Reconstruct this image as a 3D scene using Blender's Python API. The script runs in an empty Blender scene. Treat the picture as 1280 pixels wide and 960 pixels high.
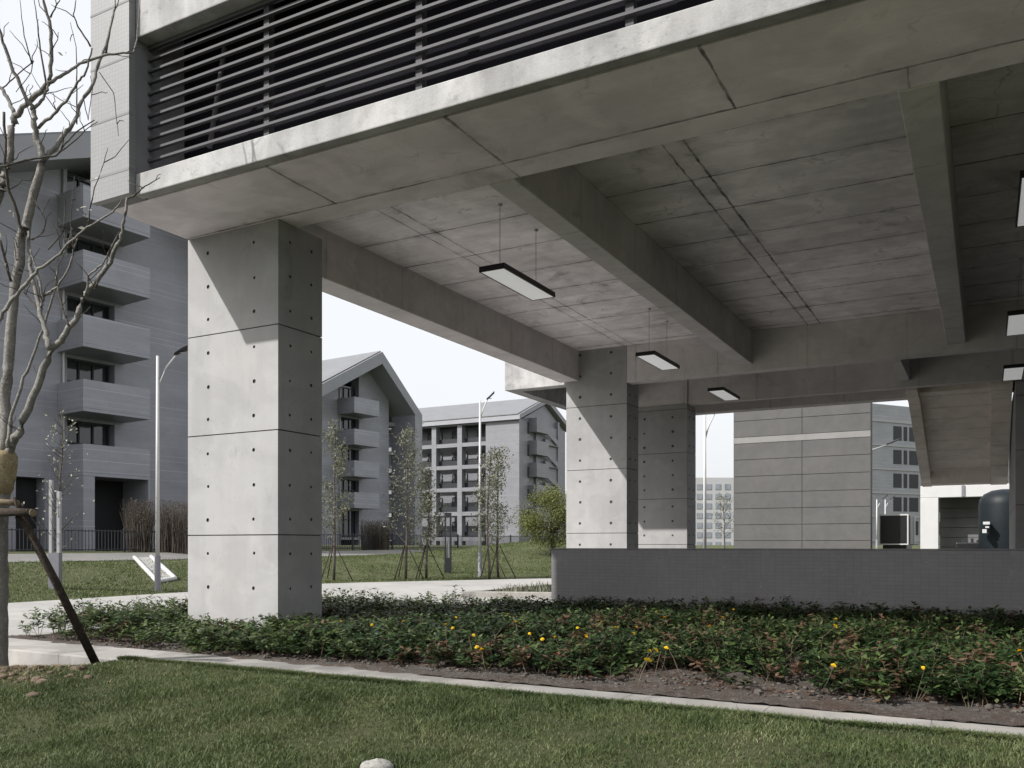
import bpy, math, random
import numpy as np
from mathutils import Vector
R = math.radians
rng = np.random.default_rng(7)
random.seed(7)
sc = bpy.context.scene

# ------------------------------------------------------------------ camera
# camera at the origin (z = 0 is eye height, the ground lies about 1.3 m lower)
F, YAW, CX, HY = 1092.0, R(28.5), 640.0, 682.0          # measured on the 1280x960 photo
cam = bpy.data.objects.new('camera', bpy.data.cameras.new('camera'))
sc.collection.objects.link(cam)
cam.location = (0, 0, 0)
cam.rotation_euler = (R(90), 0, YAW)
cam.data.sensor_width = 36.0
cam.data.lens = 36.0 * F / 1280.0
cam.data.shift_y = (HY - 480.0) / 1280.0
cam.data.clip_end = 6000
cam.data.clip_start = 0.05
sc.camera = cam

# ------------------------------------------------------------------ light
SUN_EL = R(40.0)
SX, SY = -0.59, -0.807                                   # horizontal direction towards the sun
w = bpy.data.worlds.new('World'); sc.world = w; w.use_nodes = True
nt = w.node_tree
bg = nt.nodes['Background']
sky = nt.nodes.new('ShaderNodeTexSky'); sky.sky_type = 'NISHITA'; sky.sun_disc = False
sky.sun_elevation = SUN_EL; sky.sun_rotation = math.atan2(SX, SY)
sky.air_density = 1.0; sky.dust_density = 6.0; sky.ozone_density = 1.0
hs = nt.nodes.new('ShaderNodeHueSaturation'); hs.inputs['Saturation'].default_value = 0.45
nt.links.new(sky.outputs[0], hs.inputs['Color']); 
veil = nt.nodes.new('ShaderNodeMix'); veil.data_type = 'RGBA'; veil.inputs[0].default_value = 0.62   # thin white cloud over the whole sky
veil.inputs[7].default_value = (8.6, 8.75, 9.0, 1)
nt.links.new(hs.outputs[0], veil.inputs[6]); nt.links.new(veil.outputs[2], bg.inputs[0])
bg.inputs[1].default_value = 0.053
sun = bpy.data.objects.new('sun', bpy.data.lights.new('sun', 'SUN'))
sc.collection.objects.link(sun)
sun.data.energy = 2.3; sun.data.angle = R(0.8); sun.data.color = (1.0, 0.965, 0.92)
_h = math.hypot(SX, SY)
sun.rotation_euler = Vector((SX/_h*math.cos(SUN_EL), SY/_h*math.cos(SUN_EL), math.sin(SUN_EL))).to_track_quat('Z', 'Y').to_euler()
sc.view_settings.view_transform = 'Standard'; sc.view_settings.look = 'None'
sc.view_settings.gamma = 1.0; sc.view_settings.use_curve_mapping = False
sc.view_settings.exposure = 1.5
sc.cycles.max_bounces = 8; sc.cycles.diffuse_bounces = 7

# ------------------------------------------------------------------ helpers
FW = np.array([-math.sin(YAW), math.cos(YAW), 0]); RT = np.array([math.cos(YAW), math.sin(YAW), 0])
def ray(x, y): return FW + RT*(x-CX)/F + np.array([0, 0, 1.0])*(HY-y)/F
def atd(x, y, d): return ray(x, y)*d                     # a measured point at a given distance
def onz(x, y, z): r = ray(x, y); return r*(z/r[2])
def ony(x, y, Y): r = ray(x, y); return r*(Y/r[1])

COL = sc.collection
BASE = {}
class MB:
    def __init__(s): s.v = []; s.f = []; s.sm = []
    def add(s, vs, fs, smooth=False):
        o = len(s.v); s.v += [tuple(map(float, p)) for p in vs]
        s.f += [tuple(i+o for i in f) for f in fs]; s.sm += [smooth]*len(fs)
    def box(s, x0, x1, y0, y1, z0, z1):
        s.add([(x0,y0,z0),(x1,y0,z0),(x1,y1,z0),(x0,y1,z0),(x0,y0,z1),(x1,y0,z1),(x1,y1,z1),(x0,y1,z1)],
              [(3,2,1,0),(4,5,6,7),(0,1,5,4),(1,2,6,5),(2,3,7,6),(3,0,4,7)]); return s
    def prism(s, poly, z0, z1):                           # ccw polygon in plan
        n = len(poly)
        s.add([(x,y,z0) for x,y in poly]+[(x,y,z1) for x,y in poly],
              [tuple(range(n))[::-1], tuple(range(n, 2*n))]+[(i,(i+1)%n,n+(i+1)%n,n+i) for i in range(n)]); return s
    def extr(s, poly, axis, a0, a1):                      # polygon in the plane across axis, pushed along it
        def P(p, q, a): return (a,p,q) if axis == 'x' else (p,a,q)
        n = len(poly)
        s.add([P(p,q,a0) for p,q in poly]+[P(p,q,a1) for p,q in poly],
              [tuple(range(n))[::-1], tuple(range(n, 2*n))]+[(i,(i+1)%n,n+(i+1)%n,n+i) for i in range(n)]); return s
    def tube(s, pts, rad, n=8, cap=True):
        pts = [np.array(p, float) for p in pts]
        if not hasattr(rad, '__len__'): rad = [rad]*len(pts)
        vs = []; up = np.array([.31, .17, .93])
        for i, p in enumerate(pts):
            t = pts[min(i+1, len(pts)-1)]-pts[max(i-1, 0)]; t = t/(np.linalg.norm(t)+1e-9)
            a = np.cross(t, up)
            if np.linalg.norm(a) < .2: a = np.cross(t, np.array([1., 0, 0]))
            a /= np.linalg.norm(a); b = np.cross(t, a)
            for k in range(n):
                q = 2*math.pi*k/n; vs.append(p+rad[i]*(math.cos(q)*a+math.sin(q)*b))
        fs = [(i*n+k, i*n+(k+1) % n, (i+1)*n+(k+1) % n, (i+1)*n+k) for i in range(len(pts)-1) for k in range(n)]
        s.add(vs, fs, True)
        if cap:
            o = len(s.v)-len(vs)
            s.f += [tuple(o+k for k in range(n))[::-1], tuple(o+(len(pts)-1)*n+k for k in range(n))]; s.sm += [False, False]
        return s
    def lathe(s, c, prof, n=20):                          # profile of (radius, z) about a vertical axis
        vs = [(c[0]+r*math.cos(2*math.pi*k/n), c[1]+r*math.sin(2*math.pi*k/n), c[2]+z) for r, z in prof for k in range(n)]
        s.add(vs, [(i*n+k, i*n+(k+1) % n, (i+1)*n+(k+1) % n, (i+1)*n+k) for i in range(len(prof)-1) for k in range(n)], True); return s
    def plate(s, org, U, V, nrm, us, vs_, hu, hv, rad=.013, dep=.03, hcol=None):
        """a flat face with recessed round tie holes; us / vs_ = extents, hu / hv = hole positions"""
        org, U, V, nrm = map(lambda a: np.array(a, float), (org, U, V, nrm))
        cu = [us[0]]+[(a+b)/2 for a, b in zip(hu[:-1], hu[1:])]+[us[1]]
        cv = [vs_[0]]+[(a+b)/2 for a, b in zip(hv[:-1], hv[1:])]+[vs_[1]]
        N = 12
        for i, h in enumerate(hu):
            for j, g in enumerate(hv):
                h2 = h+random.uniform(-.006, .006); g2 = g+random.uniform(-.006, .006); rr = rad*random.uniform(.85, 1.2)
                cor = [(cu[i],cv[j]),(cu[i+1],cv[j]),(cu[i+1],cv[j+1]),(cu[i],cv[j+1])]
                pts = cor+[(h2+rr*math.cos(math.radians(225+30*k)), g2+rr*math.sin(math.radians(225+30*k))) for k in range(N)]
                P = [org+U*a+V*b for a, b in pts]
                P += [org+U*(h2+(a-h2)*.8)+V*(g2+(b-g2)*.8)-nrm*dep for a, b in pts[4:]]
                fs = []
                for c in range(4):
                    for k in range(3): fs.append((c, (c+1) % 4, 4+(c*3+k+1) % N) if k == 1 else ((c, 4+(c*3+k+1) % N, 4+c*3+k) if k == 0 else ((c+1) % 4, 4+(c*3+k+1) % N, 4+c*3+k)))
                    fs[-2] = (c, (c+1) % 4, 4+(c*3+2) % N); fs.append((c, 4+(c*3+2) % N, 4+c*3+1))
                s.add(P[:16], fs)
                hcol.add(P[4:], [(k, (k+1) % N, 12+(k+1) % N, 12+k) for k in range(N)]+[tuple(12+k for k in range(N))])
    def obj(s, name, mat, parent=None, local=False, bevel=0, smooth_all=False):
        off = np.zeros(3) if (local or parent is None) else BASE[parent.name]
        me = bpy.data.meshes.new(name)
        me.from_pydata([(x-off[0], y-off[1], z-off[2]) for x, y, z in s.v], [], s.f)
        me.polygons.foreach_set('use_smooth', [True]*len(s.f) if smooth_all else s.sm)
        me.update()
        return link(name, me, mat, parent, bevel)
def link(name, me, mat, parent=None, bevel=0):
    o = bpy.data.objects.new(name, me); COL.objects.link(o)
    for m in (mat if isinstance(mat, (list, tuple)) else [mat]): me.materials.append(m)
    BASE[o.name] = np.zeros(3)
    if parent is not None: o.parent = parent; BASE[o.name] = BASE[parent.name]
    if bevel:
        b = o.modifiers.new('bevel', 'BEVEL'); b.width = bevel; b.segments = 2; b.limit_method = 'ANGLE'; b.angle_limit = R(50)
    return o
def np_mesh(name, V, faces_n, mat, parent=None, midx=None, smooth=False):
    """V (n,3); faces_n (m,k) index array with k corners each"""
    me = bpy.data.meshes.new(name)
    off = BASE[parent.name] if parent is not None else np.zeros(3)
    V = np.asarray(V, np.float32)-off.astype(np.float32)
    m, k = faces_n.shape
    me.vertices.add(len(V)); me.vertices.foreach_set('co', V.ravel())
    me.loops.add(m*k); me.loops.foreach_set('vertex_index', faces_n.astype(np.int32).ravel())
    me.polygons.add(m); me.polygons.foreach_set('loop_start', np.arange(0, m*k, k, dtype=np.int32))
    me.polygons.foreach_set('loop_total', np.full(m, k, np.int32))
    if midx is not None: me.polygons.foreach_set('material_index', midx.astype(np.int32))
    if smooth: me.polygons.foreach_set('use_smooth', np.ones(m, bool))
    me.update(calc_edges=True); me.validate()
    return link(name, me, mat, parent)
def thing(name, label, cat, loc=(0,0,0), rz=0, group=None):
    o = bpy.data.objects.new(name, None); COL.objects.link(o)
    o.location = tuple(map(float, loc)); o.rotation_euler = (0,0,rz); o.empty_display_size = .2
    tag(o, label, cat, group); BASE[o.name] = np.array(loc, float); return o
def tag(o, label, cat, group=None):
    o['label'] = label; o['category'] = cat
    if group: o['group'] = group
    return o
def kind(o, k, label=None, cat=None):
    o['kind'] = k
    if label: o['label'] = label
    if cat: o['category'] = cat
    return o
def copy_tree(o, parent=None):
    c = o.copy(); COL.objects.link(c)
    if parent is not None: c.parent = parent
    for ch in list(o.children): copy_tree(ch, c)
    return c

# ------------------------------------------------------------------ materials
class MT:
    def __init__(s, name):
        s.m = bpy.data.materials.new(name); s.m.use_nodes = True; s.nt = s.m.node_tree
        s.b = s.nt.nodes['Principled BSDF']; s.co = None
    def n(s, t, ins=None, **kw):
        nd = s.nt.nodes.new(t)
        for k, v in kw.items(): setattr(nd, k, v)
        for k, v in (ins or {}).items(): s.put(nd.inputs[k], v)
        return nd
    def put(s, sock, v):
        if hasattr(v, 'is_output'): s.nt.links.new(v, sock)
        else:
            try: sock.default_value = v
            except TypeError: sock.default_value = tuple(v)+(1,)
    def obj(s):
        if s.co is None: s.co = s.n('ShaderNodeTexCoord').outputs['Object']
        return s.co
    def math(s, op, a, b=0.0, c=0.0): return s.n('ShaderNodeMath', {0: a, 1: b, 2: c}, operation=op).outputs[0]
    def noise(s, scale, detail=5, rough=.55, dist=0, vec=None, stretch=None):
        v = vec if vec is not None else s.obj()
        if stretch: v = s.n('ShaderNodeMapping', {'Vector': v, 'Scale': stretch}).outputs[0]
        return s.n('ShaderNodeTexNoise', {'Vector': v, 'Scale': scale, 'Detail': detail, 'Roughness': rough, 'Distortion': dist}).outputs[0]
    def ramp(s, x, a, b, lo=0.0, hi=1.0): return s.n('ShaderNodeMapRange', {0: x, 1: a, 2: b, 3: lo, 4: hi}).outputs[0]
    def mix(s, f, a, b, mode='MIX'):
        nd = s.n('ShaderNodeMix', data_type='RGBA', blend_type=mode)
        for i, v in ((0, f), (6, a), (7, b)):
            if hasattr(v, 'is_output'): s.nt.links.new(v, nd.inputs[i])
            else: nd.inputs[i].default_value = v if i == 0 else (tuple(v)+(1,) if len(v) == 3 else v)
        return nd.outputs[2]
    def scale(s, col, f):
        nd = s.n('ShaderNodeVectorMath', operation='SCALE'); s.put3(nd.inputs[0], col); s.put(nd.inputs[3], f); return nd.outputs[0]
    def put3(s, sock, v):
        if hasattr(v, 'is_output'): s.nt.links.new(v, sock)
        else: sock.default_value = tuple(v)[:3]
    def xyz(s): return s.n('ShaderNodeSeparateXYZ', {0: s.obj()}).outputs
    def bump(s, h, strength=.3, dist=.01):
        s.put(s.b.inputs['Normal'], s.n('ShaderNodeBump', {'Height': h, 'Strength': strength, 'Distance': dist}).outputs[0])
    def done(s, col, rough=.7, spec=.3, metal=0):
        s.put(s.b.inputs['Base Color'], col); s.put(s.b.inputs['Roughness'], rough)
        s.b.inputs['Specular IOR Level'].default_value = spec; s.b.inputs['Metallic'].default_value = metal
        return s.m
def plain(name, col, rough=.6, var=.12, scale=3, metal=0, spec=.3, bump=0):
    t = MT(name); nz = t.noise(scale, 6)
    if bump: t.bump(t.noise(scale*8, 4), bump)
    return t.done(t.scale(col, t.ramp(nz, .25, .75, 1-var, 1+var)), rough, spec, metal)
def concrete(name, col, mott=.16, grain=.07, lines=(), streak=0.0, stain=.25, stain_scale=.8, big=.55, panel=None, bump=.35, rough=.8, cracks=.0, board=.0, pits=.0, warm=.015, rim=None):
    """cast concrete; lines = (axis, position, width, spacing or None, strength) in object space"""
    t = MT(name); X = list(t.xyz())
    if name.startswith('concrete'):                       # the building's parts are measured from its own corner
        X = [t.math('ADD', a, b) for a, b in zip(X, (-8.69, 6.3, -1.31))]
    nb = t.noise(big, 7, .6); nm = t.noise(3.5, 8, .62); nf = t.noise(55, 4, .7)
    v = t.math('MULTIPLY_ADD', t.math('SUBTRACT', nb, .5), mott*3.2, 1.0)
    v = t.math('MULTIPLY_ADD', t.math('SUBTRACT', nm, .5), mott*2.2, v)
    v = t.math('MULTIPLY_ADD', t.math('SUBTRACT', nf, .5), grain*2.5, v)
    if streak:
        ns = t.noise(1.0, 6, .6, stretch=(5, 5, .35))
        v = t.math('MULTIPLY_ADD', t.math('SUBTRACT', ns, .5), streak*3, v)
    if pits:
        pz = t.noise(11.0, 8, .72, .6, stretch=(.7, 1, 1.2)); pm_ = t.math('MULTIPLY', t.ramp(pz, .56, .66), t.ramp(t.noise(.9, 5, .7), .42, .6))
        v = t.math('MULTIPLY', v, t.math('SUBTRACT', 1.0, t.math('MULTIPLY', pm_, pits)))
    if board:
        v = t.math('MULTIPLY_ADD', t.math('SUBTRACT', t.noise(1.0, 6, .7, stretch=(.5, 7, 7)), .5), board*2.4, v)
        v = t.math('MULTIPLY_ADD', t.math('SUBTRACT', t.noise(1.0, 4, .7, stretch=(2.0, 30, 30)), .5), board*1.4, v)
    if panel:
        ax, sp, off, amt = panel
        fl = t.math('FLOOR', t.math('DIVIDE', t.math('SUBTRACT', X['XYZ'.index(ax)], off), sp))
        wn = t.n('ShaderNodeTexWhiteNoise', {'W': fl}, noise_dimensions='1D').outputs[0]
        v = t.math('MULTIPLY_ADD', t.math('SUBTRACT', wn, .5), amt*2, v)
    if stain:
        st = t.noise(stain_scale, 9, .68, 1.6)
        sm = t.math('MULTIPLY', t.ramp(st, .56, .74), t.ramp(nm, .35, .6))
        v = t.math('MULTIPLY', v, t.math('SUBTRACT', 1.0, t.math('MULTIPLY', sm, stain)))
    # tone patches left by the form boards, and a web of hairline cracks
    pt = t.noise(1.7, 3, .5, .8); p2 = t.noise(.28, 4, .6, .6)
    v = t.math('MULTIPLY', v, t.math('ADD', 1.0, t.math('MULTIPLY', t.math('ADD', t.ramp(pt, .44, .56, -1, 1), t.ramp(p2, .4, .6, -1.2, 1.2)), mott*.42)))
    wv = t.n('ShaderNodeVectorMath', {0: t.obj(), 1: t.n('ShaderNodeVectorMath', {0: t.n('ShaderNodeTexNoise', {'Vector': t.obj(), 'Scale': 1.6, 'Detail': 5.0}).outputs[1], 3: .9}, operation='SCALE').outputs[0]}, operation='ADD').outputs[0]
    ck = t.n('ShaderNodeTexVoronoi', {'Vector': wv, 'Scale': .85}, feature='DISTANCE_TO_EDGE').outputs[0]
    v = t.math('MULTIPLY', v, t.math('SUBTRACT', 1.0, t.math('MULTIPLY', t.math('MULTIPLY', t.ramp(ck, .0, .012, 1, 0), t.ramp(pt, .5, .62)), cracks)))
    # air bubbles left by the pour
    vo = t.n('ShaderNodeTexVoronoi', {'Vector': t.obj(), 'Scale': 16.0, 'Randomness': 1.0})
    hole = t.math('MULTIPLY', t.ramp(vo.outputs['Distance'], .05, .11, 1, 0), t.math('GREATER_THAN', t.n('ShaderNodeSeparateColor', {0: vo.outputs['Color']}).outputs[0], .72))
    v = t.math('MULTIPLY', v, t.math('SUBTRACT', 1.0, t.math('MULTIPLY', hole, .45)))
    h = t.math('ADD', t.math('MULTIPLY', nm, .5), t.math('MULTIPLY', nf, .25))
    if lines:
        wob = t.math('MULTIPLY', t.math('SUBTRACT', t.noise(4.0, 3), .5), .035)
        brk = t.ramp(t.noise(2.2, 7, .7), .33, .62, .25, 1.0); thick = t.ramp(t.noise(1.3, 6, .75), .35, .75, .5, 2.4)
        for ax, pos, wd, sp, stg in lines:
            q = t.math('ADD', t.math('SUBTRACT', X['XYZ'.index(ax)], pos), wob)
            if sp:
                q = t.math('SUBTRACT', t.math('MODULO', t.math('ADD', q, sp*100.5), sp), sp/2)
            q = t.math('DIVIDE', t.math('ABSOLUTE', q), t.math('MULTIPLY', thick, wd))
            v = t.math('MULTIPLY', v, t.math('SUBTRACT', 1.0, t.math('MULTIPLY', t.math('MULTIPLY', t.ramp(q, 0, 9.0, 1, 0), t.ramp(nm, .45, .62)), stg*.34)))   # seepage beside the joint
            mk = t.math('MULTIPLY', t.ramp(q, .4, 1.0, 1, 0), t.math('MULTIPLY', brk, stg))
            v = t.math('MULTIPLY', v, t.math('SUBTRACT', 1.0, mk)); h = t.math('SUBTRACT', h, mk)
    c = t.scale(col, v)
    c = t.mix(t.ramp(nb, .35, .7, 0, 1), c, t.scale((1+warm, 1.0, 1-warm*1.6), c) if False else t.n('ShaderNodeVectorMath', {0: c, 1: (1+warm, 1.0, 1-warm*1.6)}, operation='MULTIPLY').outputs[0])
    t.bump(h, bump, .012)
    return t.done(c, rough, .25)

C_FACE = concrete('concrete_column', (.288, .288, .293), mott=.10, grain=.06, streak=.07, stain=.22, stain_scale=1.4, warm=.012)
C_CORE = plain('concrete_joint', (.06, .06, .06), .9)
C_FASC = concrete('concrete_fascia', (.288, .289, .293), mott=.24, grain=.16, streak=.22, pits=.42, stain=.6, stain_scale=2.2, bump=.8)
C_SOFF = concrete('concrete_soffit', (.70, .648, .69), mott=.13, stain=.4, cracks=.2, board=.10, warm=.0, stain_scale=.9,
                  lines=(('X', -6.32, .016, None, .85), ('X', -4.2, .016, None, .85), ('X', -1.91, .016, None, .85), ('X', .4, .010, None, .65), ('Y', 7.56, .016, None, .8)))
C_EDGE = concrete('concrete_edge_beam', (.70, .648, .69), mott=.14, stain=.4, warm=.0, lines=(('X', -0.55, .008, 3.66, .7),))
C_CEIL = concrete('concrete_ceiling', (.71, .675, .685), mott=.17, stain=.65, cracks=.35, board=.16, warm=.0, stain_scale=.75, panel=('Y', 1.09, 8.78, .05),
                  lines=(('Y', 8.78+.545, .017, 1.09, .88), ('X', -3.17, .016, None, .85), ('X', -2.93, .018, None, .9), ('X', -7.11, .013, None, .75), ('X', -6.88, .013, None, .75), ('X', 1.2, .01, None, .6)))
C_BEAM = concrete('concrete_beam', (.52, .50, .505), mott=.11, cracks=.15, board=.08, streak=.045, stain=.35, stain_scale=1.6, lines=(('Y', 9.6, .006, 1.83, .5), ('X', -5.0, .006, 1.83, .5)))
C_WALL = concrete('concrete_upper', (.45, .44, .43), mott=.12, streak=.1)
C_CORE2 = concrete('concrete_dark_wall', (.16, .158, .155), mott=.1)
C_STAIR = concrete('concrete_stair', (.68, .63, .57), mott=.12, stain=.35, stain_scale=2.0, lines=(('Y', 23.9, .008, .62, .45),))

def tiles(name, col, tw, th, grout, seam=None, rough=.35, var=.10, gw=.05, spec=.5, fleck=0.0, axis='X'):
    t = MT(name); X = t.xyz()
    vec = t.n('ShaderNodeCombineXYZ', {0: X[0] if axis == 'X' else X[1], 1: X[2], 2: 0.0}).outputs[0]
    br = t.n('ShaderNodeTexBrick', {'Vector': vec, 'Color1': tuple(c*(1-var) for c in col)+(1,), 'Color2': tuple(c*(1+var) for c in col)+(1,), 'Mortar': tuple(grout)+(1,),
                                    'Scale': 1.0, 'Mortar Size': th*gw, 'Mortar Smooth': .2, 'Brick Width': tw, 'Row Height': th}, offset=0.0)
    c = t.scale(br.outputs[0], t.ramp(t.noise(.9, 7, .6), .3, .7, .9, 1.1))
    if fleck:                                             # lime bloom left in some of the joints
        fk = t.math('MULTIPLY', br.outputs[1], t.ramp(t.noise(2.6, 8, .75, .4, stretch=(1, 1, .45)), .56, .70))
        c = t.mix(t.math('MULTIPLY', fk, fleck), c, (.42, .41, .41))
    t.bump(br.outputs[1], -.25, .004)
    return t.done(c, rough, spec)
M_TILEW = tiles('mosaic_white', (.18, .183, .188), .047, .047, (.13, .13, .135), rough=.35, var=.03)
M_TILED = tiles('tile_dark_grey', (.150, .146, .152), .10, .05, (.108, .105, .110), rough=.45, var=.05, fleck=.85)

def siding(name, col, step=.30, bright=.10, rough=.38, vertical=3.0):
    t = MT(name); X = t.xyz()
    z = X[2]
    m1 = t.ramp(t.math('ABSOLUTE', t.math('SUBTRACT', t.math('MODULO', t.math('ADD', z, 60.0), step), step/2)), .0, .018, 1, 0)
    nz = t.noise(.35, 7, .65, .3, stretch=(1, 1, 2.5)); n2 = t.noise(2.2, 5)
    c = t.scale(col, t.math('ADD', t.ramp(nz, .3, .7, .86, 1.12), t.math('MULTIPLY', t.math('SUBTRACT', n2, .5), .12)))
    wn = t.n('ShaderNodeTexWhiteNoise', {'W': t.math('FLOOR', t.math('DIVIDE', t.math('ADD', z, 60.0), step))}, noise_dimensions='1D').outputs[0]
    c = t.mix(t.math('MULTIPLY', m1, t.ramp(wn, .55, 1.0, .08, .85)), c, tuple(min(1, x*2.1) for x in col))
    for k in (0, 1):
        mv = t.ramp(t.math('ABSOLUTE', t.math('SUBTRACT', t.math('MODULO', t.math('ADD', X[k], 300.0), vertical), vertical/2)), .0, .03, .22, 0)
        c = t.mix(mv, c, tuple(x*.6 for x in col))
    t.bump(m1, -.3, .01)
    return t.done(c, rough, .5)
M_SIDE = siding('grey_cladding', (.25, .255, .288))
M_SIDE3 = siding('pale_grey_cladding', (.178, .181, .20), step=.6)
M_ROOF = plain('roof_sheet', (.155, .16, .17), .5, .08, .6)
M_RAKE = plain('roof_trim', (.26, .264, .288), .5, .06, .8)
M_DARK = plain('dark_void', (.02, .02, .023), .6)
M_GLASS = plain('dark_glass', (.03, .035, .042), .06, .2, 1, spec=.8)
M_GLASS3 = plain('pale_glass', (.11, .118, .135), .25, .2, .6, spec=.6)
M_FRAME = plain('dark_frame', (.025, .027, .032), .4)
M_WHITE = plain('white_paint', (.45, .45, .45), .45, .05)
M_POLEG = plain('grey_paint', (.16, .16, .18), .5)
M_BLACK = plain('black_metal', (.012, .012, .013), .4)
M_SLAT = plain('louvre_aluminium', (.062, .062, .068), .6, .06, spec=.2)
M_MULL = plain('mullion_grey', (.05, .05, .056), .6, spec=.2)
M_POST = plain('post_grey', (.30, .30, .31), .5)
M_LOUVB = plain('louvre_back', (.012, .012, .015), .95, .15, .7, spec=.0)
M_DIFF = plain('opal_diffuser', (.78, .785, .79), .5, .02)
M_DIFF.node_tree.nodes['Principled BSDF'].inputs['Emission Color'].default_value = (1, 1, 1, 1); M_DIFF.node_tree.nodes['Principled BSDF'].inputs['Emission Strength'].default_value = .09
M_STEEL = plain('cable_steel', (.30, .29, .28), .4)
M_ROAD = concrete('pale_paving', (.29, .286, .281), mott=.10, grain=.05, stain=.12, stain_scale=.5, bump=.2, lines=(('Y', 2.0, .012, 6.0, .35), ('X', -16.5, .012, None, .35)), warm=.02)
M_PATH = concrete('path_paving', (.15, .147, .144), mott=.12, stain=.2)
M_KERB = concrete('kerb_stone', (.235, .23, .222), mott=.26, grain=.1, stain=.35, stain_scale=3.0, lines=(('X', -.3, .006, 1.0, .5),), warm=.03)
def soil(name, a, b, c_):
    t = MT(name); n1 = t.noise(2.2, 9, .7); n2 = t.noise(22, 8, .75); n3 = t.noise(70, 4, .7)
    c = t.mix(t.ramp(n1, .4, .62), a, b); c = t.mix(t.ramp(n2, .52, .68), c, c_)
    c = t.scale(c, t.ramp(n3, .25, .75, .65, 1.35)); t.bump(t.math('ADD', n2, t.math('MULTIPLY', n3, .5)), .9, .03)
    return t.done(c, .95, .1)
M_SOIL = soil('bed_soil', (.082, .075, .069), (.066, .049, .040), (.135, .124, .114))
M_DIRT = soil('dry_dirt', (.16, .125, .095), (.12, .095, .07), (.26, .22, .17))
M_CLOD = soil('soil_clod', (.115, .105, .095), (.09, .08, .07), (.185, .172, .155))
def grassmat(name, cols, rough=.6, patch=False):
    """blade and leaf colours that differ from one blade to the next"""
    t = MT(name); g = t.n('ShaderNodeNewGeometry').outputs['Random Per Island']
    
    if patch: g = t.math('ADD', t.math('MULTIPLY', g, .55), t.math('ADD', t.ramp(t.noise(1.3, 6, .65), .32, .68, -.30, .42), t.ramp(t.noise(5, 4, .6), .3, .7, -.08, .22)))
    cr = t.n('ShaderNodeValToRGB', {0: g}); e = cr.color_ramp.elements
    e[0].color = cols[0]+(1,); e[1].color = cols[-1]+(1,)
    for i, c in enumerate(cols[1:-1]): e.new((i+1)/(len(cols)-1)).color = c+(1,)
    t.b.inputs['Subsurface Weight'].default_value = 0
    tr = t.n('ShaderNodeBsdfTranslucent', {0: cr.outputs[0]}); mx = t.n('ShaderNodeMixShader', {0: .25, 1: t.b.outputs[0], 2: tr.outputs[0]})
    out = [n for n in t.nt.nodes if n.type == 'OUTPUT_MATERIAL'][0]; t.nt.links.new(mx.outputs[0], out.inputs[0])
    return t.done(cr.outputs[0], rough, .3)
M_BLADE = grassmat('grass_blade', [(.034, .053, .016), (.056, .082, .026), (.080, .106, .038), (.120, .136, .060), (.21, .205, .12)], patch=True)
M_BANKB = grassmat('bank_blade', [(.048, .076, .020), (.075, .103, .034), (.108, .130, .05), (.15, .152, .078)], patch=True)
M_TURF = soil('turf_floor', (.050, .060, .028), (.068, .074, .036), (.105, .098, .06))
def bankmat():
    t = MT('grass_bank'); n1 = t.noise(.25, 8, .65); n2 = t.noise(3, 8, .7); n3 = t.noise(25, 5, .8)
    n4 = t.noise(9, 6, .8)
    c = t.mix(t.ramp(n1, .35, .65), (.062, .082, .030), (.098, .112, .052)); c = t.mix(t.ramp(n2, .44, .66, 0, .85), c, (.165, .16, .095))
    c = t.mix(t.ramp(n4, .5, .7, 0, .75), c, (.04, .055, .02))
    t.bump(t.math('ADD', n3, n4), 1.0, .08)
    return t.done(t.scale(c, t.ramp(n3, .25, .75, .6, 1.35)), .9, .15)
M_BANK = bankmat()
M_LEAFD = grassmat('bed_leaf_dark', [(.009, .022, .008), (.018, .038, .013), (.030, .055, .018), (.046, .074, .029)], .42)
M_LEAFL = grassmat('bed_leaf_light', [(.042, .072, .019), (.064, .098, .028), (.088, .12, .042), (.115, .135, .065)], .45)
M_LEAFR = grassmat('bed_leaf_dry', [(.06, .028, .016), (.095, .05, .03), (.14, .09, .06), (.06, .045, .025)], .7)
M_STEM = plain('plant_stem', (.09, .075, .05), .8)
M_STRAW = plain('dead_stalk', (.15, .11, .075), .8, .3)
M_PETAL = plain('yellow_petal', (.72, .50, .015), .6, .1)
M_BARK = soil('pale_bark', (.25, .24, .225), (.18, .17, .158), (.34, .33, .31))
M_TWIG = soil('twig_bark', (.10, .088, .078), (.075, .066, .058), (.15, .135, .12))
M_POLE = soil('wood_stake', (.055, .045, .037), (.042, .035, .03), (.10, .085, .07))
M_CUT = soil('cut_pole_end', (.24, .19, .13), (.18, .14, .10), (.32, .27, .2))
M_WRAP = soil('straw_wrap', (.30, .245, .15), (.22, .175, .10), (.45, .40, .30))
M_FOLS = grassmat('sparse_foliage', [(.06, .07, .045), (.11, .12, .075), (.17, .175, .12), (.26, .255, .20)])
M_FOLR = grassmat('yellow_green_foliage', [(.07, .088, .022), (.115, .13, .034), (.165, .175, .05), (.085, .095, .035)])
M_FOLW = grassmat('pale_blossom', [(.25, .25, .17), (.36, .36, .28), (.5, .5, .44)])
M_BROWN = grassmat('dry_stalks', [(.06, .048, .042), (.09, .07, .06), (.13, .11, .09), (.05, .05, .035)])
M_ROCK = soil('white_rock', (.36, .355, .335), (.30, .295, .275), (.43, .42, .405))
M_CLAD = concrete('cement_board', (.092, .091, .092), mott=.08, stain=.12, grain=.04, warm=.02)
M_BAND = concrete('pale_band', (.20, .197, .194), mott=.06, stain=.1)
M_TANK = plain('tank_blue_grey', (.008, .012, .015), .5, .15, 1.5, spec=.2)
M_FARW = plain('far_white_wall', (.35, .355, .366), .7, .05)
M_FARG = plain('far_window', (.20, .22, .25), .3, .3, .3)

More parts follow.
